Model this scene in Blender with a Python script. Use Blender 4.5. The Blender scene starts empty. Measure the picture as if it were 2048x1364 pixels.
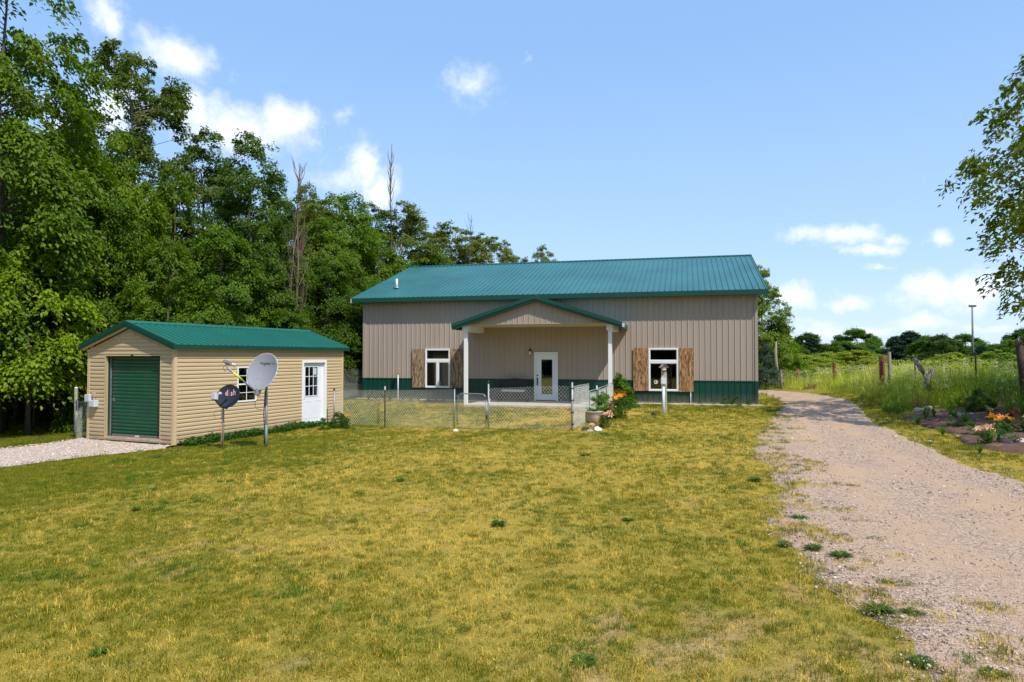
import bpy, math, random
import numpy as np
from mathutils import Vector, Matrix

R = math.radians
S = bpy.context.scene
COL = S.collection
random.seed(7)

# ------------------------------------------------------------------ camera
CAMZ, PITCH, F = 1.91, 1.30, 1365.0
cam = bpy.data.cameras.new('camera')
cam.sensor_width = 36.0
cam.lens = F / 2048.0 * 36.0
cam.clip_start, cam.clip_end = 0.1, 3000
camo = bpy.data.objects.new('camera', cam)
COL.objects.link(camo)
camo.location = (0, 0, CAMZ)
camo.rotation_euler = (R(90 + PITCH), 0, 0)
S.camera = camo

# ------------------------------------------------------------------ light
SUN_AZ, SUN_EL = 38.0, 52.0        # degrees to the right of straight behind the camera, height
S.view_settings.view_transform = 'Standard'
S.view_settings.look = 'None'
S.view_settings.gamma = 1.0
S.view_settings.use_curve_mapping = False
S.view_settings.exposure = 0.42
sun_dir = Vector((math.sin(R(SUN_AZ)) * math.cos(R(SUN_EL)), -math.cos(R(SUN_AZ)) * math.cos(R(SUN_EL)), math.sin(R(SUN_EL))))
sl = bpy.data.lights.new('sun', 'SUN')
sl.energy = 3.7
sl.angle = R(0.53)
sl.color = (1.0, 0.95, 0.86)
so = bpy.data.objects.new('sun', sl)
COL.objects.link(so)
so.rotation_euler = sun_dir.to_track_quat('Z', 'Y').to_euler()

world = bpy.data.worlds.new('World')
S.world = world
world.use_nodes = True


def build_sky():
    nt = world.node_tree
    N, L = nt.nodes, nt.links
    N.clear()

    def m(op, a, b=None, c=None, clamp=False):
        n = N.new('ShaderNodeMath'); n.operation = op; n.use_clamp = clamp
        for i, v in enumerate((a, b, c)):
            if v is None: continue
            if isinstance(v, (int, float)): n.inputs[i].default_value = v
            else: L.new(v, n.inputs[i])
        return n.outputs[0]

    out = N.new('ShaderNodeOutputWorld')
    bg = N.new('ShaderNodeBackground'); bg.inputs[1].default_value = 0.135
    sky = N.new('ShaderNodeTexSky'); sky.sky_type = 'NISHITA'; sky.sun_disc = False
    sky.sun_elevation = R(SUN_EL)
    sky.sun_rotation = math.atan2(sun_dir.x, sun_dir.y)
    sky.air_density = 1.0; sky.dust_density = 0.6; sky.ozone_density = 1.6; sky.altitude = 200
    tc = N.new('ShaderNodeTexCoord')
    sep = N.new('ShaderNodeSeparateXYZ'); L.new(tc.outputs['Generated'], sep.inputs[0])
    x, y, z = sep.outputs
    az = m('ARCTAN2', x, y)
    el = m('ARCSINE', z)
    cmb = N.new('ShaderNodeCombineXYZ'); L.new(az, cmb.inputs[0]); L.new(el, cmb.inputs[1])

    def noise(scale, detail, rough, vec):
        n = N.new('ShaderNodeTexNoise'); n.inputs['Scale'].default_value = scale
        n.inputs['Detail'].default_value = detail; n.inputs['Roughness'].default_value = rough
        L.new(vec, n.inputs['Vector']); return n
    # clouds: (px, py, half width px, half height px, density)
    cl = [(345, 110, 85, 38, 1), (180, 30, 42, 55, .8), (440, 245, 110, 48, 1), (560, 240, 62, 40, 1), (375, 215, 60, 40, .9),
          (190, 210, 60, 70, .7), (715, 335, 40, 42, .95), (655, 350, 70, 30, .45), (745, 385, 52, 34, .95), (935, 165, 58, 42, .5),
          (680, 226, 34, 14, .35), (415, 118, 40, 16, .35), (1041, 124, 12, 12, .3), (1228, 520, 20, 9, .7),
          (1665, 468, 95, 27, .95), (1730, 492, 95, 16, .8), (1790, 466, 45, 14, .5), (1895, 475, 50, 22, .7), (1758, 528, 34, 9, .5),
          (1585, 600, 50, 34, .8), (1690, 600, 72, 18, .8), (1880, 580, 125, 42, 1), (1990, 560, 100, 52, .9), (1850, 645, 90, 24, .8),
          (1740, 655, 80, 14, .6), (1640, 655, 70, 16, .5), (1590, 640, 60, 12, .45), (1990, 655, 90, 14, .6), (1920, 330, 30, 10, .1)]
    items = []
    for px, py, w, h, d in cl:
        a = math.atan((px - 1024) / F)
        e = math.atan((714 - py) / F * math.cos(a))
        items.append((a, e, w / F * math.cos(a) ** 2 * (1.50 if px < 800 else 1.15), h / F * math.cos(a) * (1.55 if px < 800 else 1.12), d))
    rs = random.Random(5)
    for i in range(26):                       # the sky goes on round the camera much as in view
        a = rs.choice([rs.uniform(0.80, 3.1), rs.uniform(-3.1, -0.80)])
        e = rs.uniform(0.02, 0.75)
        w = rs.uniform(.04, .13)
        items.append((a, e, w * (1 + e * .4), w * rs.uniform(.25, .45), rs.uniform(.5, 1)))
    n1 = noise(9.0, 8.0, 0.62, tc.outputs['Generated'])
    n2 = noise(30.0, 5.0, 0.6, tc.outputs['Generated'])
    # wobble the coordinates so that outlines billow
    wob = N.new('ShaderNodeVectorMath'); wob.operation = 'SUBTRACT'
    L.new(n1.outputs['Color'], wob.inputs[0]); wob.inputs[1].default_value = (.5, .5, .5)
    wob2 = N.new('ShaderNodeVectorMath'); wob2.operation = 'MULTIPLY'
    L.new(wob.outputs[0], wob2.inputs[0]); wob2.inputs[1].default_value = (.16, .085, 0)
    vv = N.new('ShaderNodeVectorMath'); vv.operation = 'ADD'
    L.new(cmb.outputs[0], vv.inputs[0]); L.new(wob2.outputs[0], vv.inputs[1])
    field = None
    for a, e, w, h, d in items:
        s1 = N.new('ShaderNodeVectorMath'); s1.operation = 'SUBTRACT'
        L.new(vv.outputs[0], s1.inputs[0]); s1.inputs[1].default_value = (a, e, 0)
        s2 = N.new('ShaderNodeVectorMath'); s2.operation = 'MULTIPLY'
        L.new(s1.outputs[0], s2.inputs[0]); s2.inputs[1].default_value = (1 / w, 1 / h, 0)
        s3 = N.new('ShaderNodeVectorMath'); s3.operation = 'LENGTH'
        L.new(s2.outputs[0], s3.inputs[0])
        f = m('SUBTRACT', 1.0, s3.outputs['Value'])
        f = m('MULTIPLY', f, d) if d < .99 else f
        field = f if field is None else m('MAXIMUM', field, f)
    f = m('ADD', field, m('MULTIPLY', m('SUBTRACT', n2.outputs['Fac'], .5), 1.1))
    mr = N.new('ShaderNodeMapRange'); mr.interpolation_type = 'SMOOTHSTEP'
    L.new(f, mr.inputs[0]); mr.inputs[1].default_value = 0.0; mr.inputs[2].default_value = 0.85
    mask = m('MULTIPLY', mr.outputs[0], m('GREATER_THAN', z, -.02))
    mask = m('MULTIPLY', mask, .93)
    # sky colour: paler towards the horizon, as dusty summer air shows it
    hz = N.new('ShaderNodeMapRange'); L.new(z, hz.inputs[0]); hz.inputs[1].default_value = 0.0; hz.inputs[2].default_value = 0.42
    pal = N.new('ShaderNodeValToRGB')
    pal.color_ramp.elements[0].color = (4.0, 5.1, 6.4, 1)
    pal.color_ramp.elements[1].color = (1.85, 3.3, 5.8, 1)
    k = pal.color_ramp.elements.new(0.35); k.color = (2.8, 4.25, 6.3, 1)
    L.new(hz.outputs[0], pal.inputs[0])
    mx = N.new('ShaderNodeMix'); mx.data_type = 'RGBA'; mx.inputs[0].default_value = 0.80
    L.new(sky.outputs[0], mx.inputs[6]); L.new(pal.outputs[0], mx.inputs[7])
    shade = N.new('ShaderNodeMix'); shade.data_type = 'RGBA'
    L.new(m('MULTIPLY', n1.outputs['Fac'], 1.3, clamp=True), shade.inputs[0])
    shade.inputs[6].default_value = (4.9, 5.4, 6.4, 1); shade.inputs[7].default_value = (6.9, 7.0, 7.1, 1)
    fin = N.new('ShaderNodeMix'); fin.data_type = 'RGBA'
    L.new(mask, fin.inputs[0]); L.new(mx.outputs[2], fin.inputs[6]); L.new(shade.outputs[2], fin.inputs[7])
    L.new(fin.outputs[2], bg.inputs[0]); L.new(bg.outputs[0], out.inputs[0])


build_sky()

S.cycles.max_bounces = 6
S.cycles.diffuse_bounces = 3
S.cycles.glossy_bounces = 3
S.cycles.transmission_bounces = 4
S.cycles.transparent_max_bounces = 8
S.cycles.sample_clamp_indirect = 4.0
S.cycles.use_denoising = True


# ------------------------------------------------------------------ mesh helpers
def smooth(a, b, x):
    t = np.clip((np.asarray(x, dtype=float) - a) / (b - a), 0, 1)
    return t * t * (3 - 2 * t)


def ray(px, py):
    x, y = (px - 1024) / F, -(py - 682) / F
    c, s = math.cos(R(PITCH)), math.sin(R(PITCH))
    return np.array([x, c - y * s, s + y * c])


def mesh_np(name, V, Fc, mats=None, sm=False):
    """V (n,3), Fc (m,k) uniform faces"""
    me = bpy.data.meshes.new(name)
    V = np.ascontiguousarray(V, dtype=np.float32); Fc = np.ascontiguousarray(Fc, dtype=np.int32)
    me.vertices.add(len(V)); me.vertices.foreach_set('co', V.ravel())
    k = Fc.shape[1]
    me.loops.add(Fc.size); me.loops.foreach_set('vertex_index', Fc.ravel())
    me.polygons.add(len(Fc))
    me.polygons.foreach_set('loop_start', np.arange(0, Fc.size, k, dtype=np.int32))
    if sm: me.polygons.foreach_set('use_smooth', np.ones(len(Fc), dtype=bool))
    me.update(calc_edges=True)
    if mats:
        for q in (mats if isinstance(mats, (list, tuple)) else [mats]): me.materials.append(q)
    return me


class MB:
    """collects simple solids; build() links ONE mesh object"""
    def __init__(s):
        s.v = []; s.f = []

    def add(s, vs, fs):
        o = len(s.v); s.v += [tuple(v) for v in vs]; s.f += [tuple(i + o for i in f) for f in fs]
        return s

    def box(s, x0, x1, y0, y1, z0, z1):
        vs = [(x0, y0, z0), (x1, y0, z0), (x1, y1, z0), (x0, y1, z0), (x0, y0, z1), (x1, y0, z1), (x1, y1, z1), (x0, y1, z1)]
        return s.add(vs, [(3, 2, 1, 0), (4, 5, 6, 7), (0, 1, 5, 4), (1, 2, 6, 5), (2, 3, 7, 6), (3, 0, 4, 7)])

    def tube(s, pts, r, n=8, cap=True):
        pts = [Vector(p) for p in pts]
        rr = r if isinstance(r, (list, tuple)) else [r] * len(pts)
        o = len(s.v)
        for i, p in enumerate(pts):
            d = (pts[min(i + 1, len(pts) - 1)] - pts[max(i - 1, 0)])
            if d.length < 1e-9: d = Vector((0, 0, 1))
            d.normalize()
            a = d.orthogonal() if abs(d.z) > .9 else Vector((-d.y, d.x, 0))
            a.normalize(); b = d.cross(a)
            for k in range(n):
                t = 2 * math.pi * k / n
                s.v.append(tuple(p + (a * math.cos(t) + b * math.sin(t)) * rr[i]))
        for i in range(len(pts) - 1):
            for k in range(n):
                s.f.append((o + i * n + k, o + i * n + (k + 1) % n, o + (i + 1) * n + (k + 1) % n, o + (i + 1) * n + k))
        if cap:
            s.f.append(tuple(o + k for k in range(n))[::-1])
            s.f.append(tuple(o + (len(pts) - 1) * n + k for k in range(n)))
        return s

    def lathe(s, prof, n=16, c=(0, 0, 0)):
        o = len(s.v)
        for r, z in prof:
            for k in range(n):
                t = 2 * math.pi * k / n
                s.v.append((c[0] + r * math.cos(t), c[1] + r * math.sin(t), c[2] + z))
        for i in range(len(prof) - 1):
            for k in range(n):
                s.f.append((o + i * n + k, o + i * n + (k + 1) % n, o + (i + 1) * n + (k + 1) % n, o + (i + 1) * n + k))
        s.f.append(tuple(o + k for k in range(n))[::-1]); s.f.append(tuple(o + (len(prof) - 1) * n + k for k in range(n)))
        return s

    def prism(s, poly, a, b, ax='y'):
        """poly in (u, z), swept along axis from a to b"""
        n = len(poly)
        if ax == 'y': vs = [(u, a, z) for u, z in poly] + [(u, b, z) for u, z in poly]
        else: vs = [(a, u, z) for u, z in poly] + [(b, u, z) for u, z in poly]
        fs = [tuple(range(n)), tuple(range(2 * n - 1, n - 1, -1))]
        fs += [(i + n, (i + 1) % n + n, (i + 1) % n, i) for i in range(n)]
        return s.add(vs, fs)

    def mesh(s, name, mat, sm=False, bevel=0):
        me = bpy.data.meshes.new(name); me.from_pydata(s.v, [], s.f); me.update()
        me.materials.append(mat)
        if sm:
            me.polygons.foreach_set('use_smooth', [True] * len(me.polygons))
        return me

    def build(s, name, mat, parent=None, sm=False, bevel=0):
        o = bpy.data.objects.new(name, s.mesh(name, mat, sm)); COL.objects.link(o)
        if parent: o.parent = parent
        if bevel:
            b = o.modifiers.new('bevel', 'BEVEL'); b.width = bevel; b.segments = 2; b.limit_method = 'ANGLE'
        return o


def empty_part(name, parent, loc, rot):
    e = bpy.data.objects.new(name, None); COL.objects.link(e); e.parent = parent; e.location = loc; e.rotation_euler = rot; e.empty_display_size = .1
    return e


def link(name, me, parent=None):
    o = bpy.data.objects.new(name, me); COL.objects.link(o)
    if parent: o.parent = parent
    return o


def tag(o, label, cat, group=None):
    o['label'] = label; o['category'] = cat
    if group: o['group'] = group
    return o


def thing(name, label, cat, loc=(0, 0, 0), rz=0, group=None):
    o = bpy.data.objects.new(name, None); COL.objects.link(o)
    o.empty_display_size = .2
    o.location = loc; o.rotation_euler = (0, 0, rz)
    return tag(o, label, cat, group)


def copy_tree(o, parent=None):
    c = o.copy(); COL.objects.link(c); c.parent = parent
    for ch in list(o.children): copy_tree(ch, c)
    return c


# ------------------------------------------------------------------ materials
def nodes(name):
    mt = bpy.data.materials.new(name); mt.use_nodes = True
    nt = mt.node_tree
    return mt, nt.nodes, nt.links, nt.nodes['Principled BSDF']


def mat(name, c, rough=.6, metal=0, var=.12, vscale=3, bump=0, bscale=40, spec=.5, c2=None, stretch=(1, 1, 1), coat=0, detail=6, dirt=0):
    mt, N, L, P = nodes(name)
    P.inputs['Roughness'].default_value = rough
    P.inputs['Metallic'].default_value = metal
    P.inputs['Specular IOR Level'].default_value = spec
    if coat: P.inputs['Coat Weight'].default_value = coat
    tc = N.new('ShaderNodeTexCoord'); mp = N.new('ShaderNodeMapping'); mp.inputs['Scale'].default_value = stretch
    L.new(tc.outputs['Object'], mp.inputs[0])
    n = N.new('ShaderNodeTexNoise'); n.inputs['Scale'].default_value = vscale; n.inputs['Detail'].default_value = detail
    n.inputs['Roughness'].default_value = .65
    L.new(mp.outputs[0], n.inputs['Vector'])
    rp = N.new('ShaderNodeValToRGB')
    rp.color_ramp.elements[0].position = .3; rp.color_ramp.elements[1].position = .7
    a = tuple(v * (1 - var) for v in c); b = tuple(min(1, v * (1 + var)) for v in (c2 or c))
    rp.color_ramp.elements[0].color = (*a, 1); rp.color_ramp.elements[1].color = (*b, 1)
    L.new(n.outputs['Fac'], rp.inputs[0]); L.new(rp.outputs[0], P.inputs['Base Color'])
    if dirt:      # soil splashed up from the ground
        sx = N.new('ShaderNodeSeparateXYZ'); L.new(tc.outputs['Object'], sx.inputs[0])
        mr = N.new('ShaderNodeMapRange'); L.new(sx.outputs[2], mr.inputs[0]); mr.inputs[1].default_value = .45; mr.inputs[2].default_value = .0; mr.inputs[4].default_value = dirt
        nd = N.new('ShaderNodeTexNoise'); nd.inputs['Scale'].default_value = 5; nd.inputs['Detail'].default_value = 8; L.new(tc.outputs['Object'], nd.inputs['Vector'])
        mm = N.new('ShaderNodeMath'); mm.operation = 'MULTIPLY'; mm.use_clamp = True; L.new(mr.outputs[0], mm.inputs[0]); L.new(nd.outputs['Fac'], mm.inputs[1])
        mx = N.new('ShaderNodeMix'); mx.data_type = 'RGBA'; L.new(mm.outputs[0], mx.inputs[0]); L.new(rp.outputs[0], mx.inputs[6]); mx.inputs[7].default_value = (.20, .14, .085, 1)
        L.new(mx.outputs[2], P.inputs['Base Color'])
    if bump:
        n2 = N.new('ShaderNodeTexNoise'); n2.inputs['Scale'].default_value = bscale; n2.inputs['Detail'].default_value = 5
        L.new(mp.outputs[0], n2.inputs['Vector'])
        b = N.new('ShaderNodeBump'); b.inputs['Strength'].default_value = bump; b.inputs['Distance'].default_value = .02
        L.new(n2.outputs['Fac'], b.inputs['Height']); L.new(b.outputs[0], P.inputs['Normal'])
    return mt


def mat_leaf(name, c1, c2, trans=.35, rough=.55, tinted=True, spec=.3):
    """leaf: colour by the leaf's own random value, tinted by the object's colour; thin, lets light through"""
    mt, N, L, P = nodes(name)
    out = N['Material Output']
    at = N.new('ShaderNodeAttribute'); at.attribute_name = 'rnd'
    mx = N.new('ShaderNodeMix'); mx.data_type = 'RGBA'
    mx.inputs[6].default_value = (*c1, 1); mx.inputs[7].default_value = (*c2, 1)
    L.new(at.outputs['Fac'], mx.inputs[0])
    col = mx.outputs[2]
    if tinted:
        oi = N.new('ShaderNodeObjectInfo')
        m2 = N.new('ShaderNodeMix'); m2.data_type = 'RGBA'; m2.blend_type = 'MULTIPLY'; m2.inputs[0].default_value = 1
        L.new(col, m2.inputs[6]); L.new(oi.outputs['Color'], m2.inputs[7]); col = m2.outputs[2]
    L.new(col, P.inputs['Base Color'])
    P.inputs['Roughness'].default_value = rough; P.inputs['Specular IOR Level'].default_value = spec
    tr = N.new('ShaderNodeBsdfTranslucent')
    m3 = N.new('ShaderNodeMix'); m3.data_type = 'RGBA'; m3.blend_type = 'MULTIPLY'; m3.inputs[0].default_value = 1
    L.new(col, m3.inputs[6]); m3.inputs[7].default_value = (1.5, 1.6, .6, 1)
    L.new(m3.outputs[2], tr.inputs[0])
    ms = N.new('ShaderNodeMixShader'); ms.inputs[0].default_value = trans
    L.new(P.outputs[0], ms.inputs[1]); L.new(tr.outputs[0], ms.inputs[2]); L.new(ms.outputs[0], out.inputs[0])
    return mt


def mat_blade(name, trans=.3, k=1.0):
    """grass: colour carried by each planted point (attribute tint)"""
    mt, N, L, P = nodes(name)
    out = N['Material Output']
    at = N.new('ShaderNodeAttribute'); at.attribute_name = 'tint'; at.attribute_type = 'INSTANCER'
    ar = N.new('ShaderNodeAttribute'); ar.attribute_name = 'rnd'
    mr = N.new('ShaderNodeMapRange'); L.new(ar.outputs['Fac'], mr.inputs[0])
    mr.inputs[3].default_value = .55 * k; mr.inputs[4].default_value = 1.5 * k
    m = N.new('ShaderNodeVectorMath'); m.operation = 'SCALE'
    L.new(at.outputs['Color'], m.inputs[0]); L.new(mr.outputs[0], m.inputs['Scale'])
    L.new(m.outputs[0], P.inputs['Base Color'])
    P.inputs['Roughness'].default_value = .6; P.inputs['Specular IOR Level'].default_value = .25
    tr = N.new('ShaderNodeBsdfTranslucent'); L.new(m.outputs[0], tr.inputs[0])
    ms = N.new('ShaderNodeMixShader'); ms.inputs[0].default_value = trans
    L.new(P.outputs[0], ms.inputs[1]); L.new(tr.outputs[0], ms.inputs[2]); L.new(ms.outputs[0], out.inputs[0])
    return mt


def mat_wood(name, c1, c2, c3, scale=1.0, knots=True):
    mt, N, L, P = nodes(name)
    tc = N.new('ShaderNodeTexCoord'); mp = N.new('ShaderNodeMapping'); mp.inputs['Scale'].default_value = (9 * scale, 9 * scale, 1.1 * scale)
    oi = N.new('ShaderNodeObjectInfo')
    ad = N.new('ShaderNodeVectorMath'); ad.operation = 'ADD'
    sc = N.new('ShaderNodeVectorMath'); sc.operation = 'SCALE'; sc.inputs[0].default_value = (7, 3, 11); L.new(oi.outputs['Random'], sc.inputs['Scale'])
    L.new(tc.outputs['Object'], ad.inputs[0]); L.new(sc.outputs[0], ad.inputs[1]); L.new(ad.outputs[0], mp.inputs[0])
    n = N.new('ShaderNodeTexNoise'); n.inputs['Scale'].default_value = 2.2; n.inputs['Detail'].default_value = 8; n.inputs['Distortion'].default_value = 1.8
    L.new(mp.outputs[0], n.inputs['Vector'])
    rp = N.new('ShaderNodeValToRGB'); e = rp.color_ramp.elements
    e[0].position = .38; e[0].color = (*c1, 1); e[1].position = .62; e[1].color = (*c3, 1)
    q = e.new(.5); q.color = (*c2, 1)
    L.new(n.outputs['Fac'], rp.inputs[0]); col = rp.outputs[0]
    if knots:
        vo = N.new('ShaderNodeTexVoronoi'); vo.inputs['Scale'].default_value = 6.0
        L.new(ad.outputs[0], vo.inputs['Vector'])
        kr = N.new('ShaderNodeMapRange'); L.new(vo.outputs['Distance'], kr.inputs[0]); kr.inputs[1].default_value = .10; kr.inputs[2].default_value = .19
        mx = N.new('ShaderNodeMix'); mx.data_type = 'RGBA'; L.new(kr.outputs[0], mx.inputs[0])
        mx.inputs[6].default_value = (.03, .018, .012, 1); L.new(col, mx.inputs[7]); col = mx.outputs[2]
    L.new(col, P.inputs['Base Color']); P.inputs['Roughness'].default_value = .8
    b = N.new('ShaderNodeBump'); b.inputs['Strength'].default_value = .4; b.inputs['Distance'].default_value = .01
    L.new(n.outputs['Fac'], b.inputs['Height']); L.new(b.outputs[0], P.inputs['Normal'])
    return mt


def mat_glass(name, tint=(.75, .8, .8), refl=.03):
    """window pane: half reflects what stands before it, half shows the dark room"""
    mt, N, L, P = nodes(name)
    out = N['Material Output']; N.remove(P)
    gl = N.new('ShaderNodeBsdfGlossy'); gl.inputs['Roughness'].default_value = .02
    tr = N.new('ShaderNodeBsdfTransparent'); tr.inputs[0].default_value = (*tint, 1)
    fr = N.new('ShaderNodeFresnel'); fr.inputs[0].default_value = 1.5
    a = N.new('ShaderNodeMath'); a.operation = 'ADD'; a.inputs[1].default_value = refl; L.new(fr.outputs[0], a.inputs[0])
    nz = N.new('ShaderNodeTexNoise'); nz.inputs['Scale'].default_value = 1.5
    b = N.new('ShaderNodeBump'); b.inputs['Strength'].default_value = .06; b.inputs['Distance'].default_value = .02
    L.new(nz.outputs['Fac'], b.inputs['Height']); L.new(b.outputs[0], gl.inputs['Normal'])
    ms = N.new('ShaderNodeMixShader'); L.new(a.outputs[0], ms.inputs[0]); L.new(tr.outputs[0], ms.inputs[1]); L.new(gl.outputs[0], ms.inputs[2])
    L.new(ms.outputs[0], out.inputs[0])
    return mt


M = {}
M['tan'] = mat('tan_metal', (.36, .29, .235), .42, 0, .07, .8, stretch=(1, 1, .25), bump=.04, bscale=5)
M['dgreen'] = mat('dark_green_metal', (.003, .050, .034), .35, 0, .15, 1.2, stretch=(1, 1, .4), bump=.04, bscale=5, dirt=.9)
M['roof'] = mat('green_roof_metal', (.022, .125, .118), .36, 0, .22, .45, bump=.05, bscale=3, spec=.8)
M['roof2'] = mat('green_shed_roof_metal', (.010, .125, .090), .42, 0, .12, .6, bump=.05, bscale=3, spec=.6)
M['trim'] = mat('green_trim_metal', (.002, .052, .034), .42, 0, .12, 1.0, bump=.03, bscale=6)
M['siding'] = mat('tan_vinyl_siding', (.52, .39, .225), .55, 0, .07, 1.5, stretch=(.5, .5, 4), bump=.05, bscale=30, dirt=1.1)
M['corner'] = mat('tan_vinyl_corner', (.58, .43, .24), .5, 0, .05, 2)
M['white'] = mat('white_paint', (.78, .77, .76), .45, 0, .04, 3, bump=.03)
M['doorwhite'] = mat('white_door_paint', (.74, .76, .80), .4, 0, .03, 2)
M['soffit'] = mat('cream_soffit', (.55, .48, .32), .6, 0, .05, 2)
M['rolldoor'] = mat('dark_green_roll_door', (.006, .075, .032), .4, 0, .18, 2.5, bump=.04)
M['galv'] = mat('galvanised_steel', (.30, .31, .31), .5, .55, .2, 8, bump=.05)
M['wire'] = mat('fence_wire', (.70, .71, .67), .45, .15, .2, 6)
M['black'] = mat('black_plastic', (.015, .015, .017), .4)
M['rubber'] = mat('dark_seal', (.02, .02, .022), .7)
M['dark'] = mat('dark_room', (.02, .02, .018), .9)
M['blind'] = mat('dark_blind', (.022, .023, .025), .7)
M['glass'] = mat_glass('window_glass')
M['glassd'] = mat_glass('door_glass', (.5, .55, .5), .22)
M['concrete'] = mat('porch_concrete', (.50, .44, .36), .9, 0, .15, 3, bump=.3, bscale=50)
M['block'] = mat('grey_foundation', (.16, .14, .13), .9, 0, .2, 6, bump=.3)
M['ply'] = mat_wood('weathered_plywood', (.035, .02, .014), (.25, .155, .085), (.46, .33, .21))
M['ply2'] = mat_wood('warm_stained_plywood', (.07, .025, .01), (.29, .14, .05), (.50, .30, .15))
M['oldwood'] = mat_wood('grey_old_wood', (.10, .08, .065), (.24, .20, .17), (.36, .32, .27), 1.5)
M['rust'] = mat('rusty_steel', (.10, .028, .014), .85, 0, .5, 6, bump=.4, c2=(.17, .05, .025))
M['brownpost'] = mat('dark_brown_post', (.045, .022, .016), .8, 0, .3, 8, bump=.2)
M['bark'] = mat('grey_brown_bark', (.10, .078, .058), .9, 0, .35, 7, bump=.8, bscale=22, stretch=(1, 1, .25))
M['barkpale'] = mat('pale_bark', (.30, .24, .17), .9, 0, .3, 7, bump=.6, bscale=22, stretch=(1, 1, .3))
M['twig'] = mat('reddish_dead_twigs', (.17, .10, .08), .9, 0, .3, 7)
M['greydish'] = mat('grey_dish_enamel', (.30, .30, .33), .45, 0, .05, 5)
M['navydish'] = mat('charcoal_dish_enamel', (.030, .034, .055), .5, 0, .12, 5)
M['lnb'] = mat('pale_grey_plastic', (.50, .51, .56), .45)
M['yellow'] = mat('yellow_sleeve', (.75, .70, .02), .5)
M['orange'] = mat('orange_cable', (.85, .20, .04), .5)
M['red'] = mat('red_print', (.75, .03, .05), .5)
M['inkw'] = mat('pale_pink_print', (.90, .68, .70), .5)
M['inkb'] = mat('black_print', (.02, .02, .025), .5)
M['meter'] = mat('pale_grey_enamel', (.52, .56, .60), .45)
M['stone'] = mat('tan_stone', (.42, .33, .21), .85, 0, .3, 5, bump=.5, bscale=20)
M['stonegrey'] = mat('grey_stone', (.32, .27, .22), .85, 0, .3, 6, bump=.5, bscale=20)
M['stonedark'] = mat('dark_stone', (.035, .03, .035), .75, 0, .3, 6, bump=.5, bscale=20)
M['stonewhite'] = mat('white_stone', (.72, .66, .55), .8, 0, .1, 6, bump=.3)
M['pot'] = mat('pinkish_clay', (.50, .38, .32), .75, 0, .12, 6, bump=.2)
M['iron'] = mat('dark_brown_iron', (.03, .018, .017), .5)
M['cushion'] = mat('pale_green_cloth', (.45, .58, .48), .85, bump=.3)
M['copper'] = mat('copper_brown_metal', (.16, .055, .03), .4, .6)
M['lampglass'] = mat('clear_lamp_glass', (.60, .56, .48), .15)
M['lichen'] = mat('green_stained_board', (.24, .26, .14), .85, 0, .35, 12, bump=.3, c2=(.36, .33, .24))
M['whitemetal'] = mat('white_enamel_tube', (.66, .68, .70), .4)
M['birdroof'] = mat('weathered_red_shingle', (.30, .16, .12), .85, 0, .4, 20, c2=(.40, .36, .30))
M['timber'] = mat_wood('grey_edging_timber', (.16, .11, .08), (.32, .24, .18), (.46, .36, .28), 1.0, False)
M['pole'] = mat('grey_far_pole', (.16, .17, .19), .6)
M['mulch'] = mat('red_brown_mulch', (.070, .026, .014), .95, 0, .5, 14, bump=1.0, bscale=60, c2=(.15, .075, .045))

L_MAPLE = mat_leaf('maple_leaf', (.050, .105, .004), (.170, .250, .010), .40)
L_DARK = mat_leaf('dark_leaf', (.040, .074, .006), (.115, .160, .014), .40)
L_LIME = mat_leaf('bright_leaf', (.075, .155, .010), (.190, .300, .022), .42)
L_GOLD = mat_leaf('yellow_green_leaf', (.085, .120, .010), (.200, .230, .030), .35)
L_SPRUCE = mat_leaf('blue_green_needles', (.020, .045, .032), (.070, .120, .095), .12)
L_PINE = mat_leaf('dark_pine_needles', (.012, .032, .012), (.030, .065, .024), .12)
L_PLANT = mat_leaf('garden_leaf', (.030, .080, .008), (.085, .175, .018), .35)
L_IRIS = mat_leaf('iris_leaf', (.10, .20, .045), (.24, .36, .10), .3)
L_ORANGE = mat_leaf('orange_petal', (.85, .20, .01), (1.0, .42, .03), .25)
L_RED = mat_leaf('dark_red_petal', (.16, .012, .01), (.42, .05, .02), .25)
L_PINK = mat_leaf('pink_petal', (.85, .32, .22), (1.0, .62, .50), .25)
L_STRAW = mat_leaf('straw_leaf', (.45, .33, .13), (.75, .60, .30), .3)
B_GRASS = mat_blade('grass_blade', .38)
B_STRAW = mat_blade('dry_blade', .3, 1.05)

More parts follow.
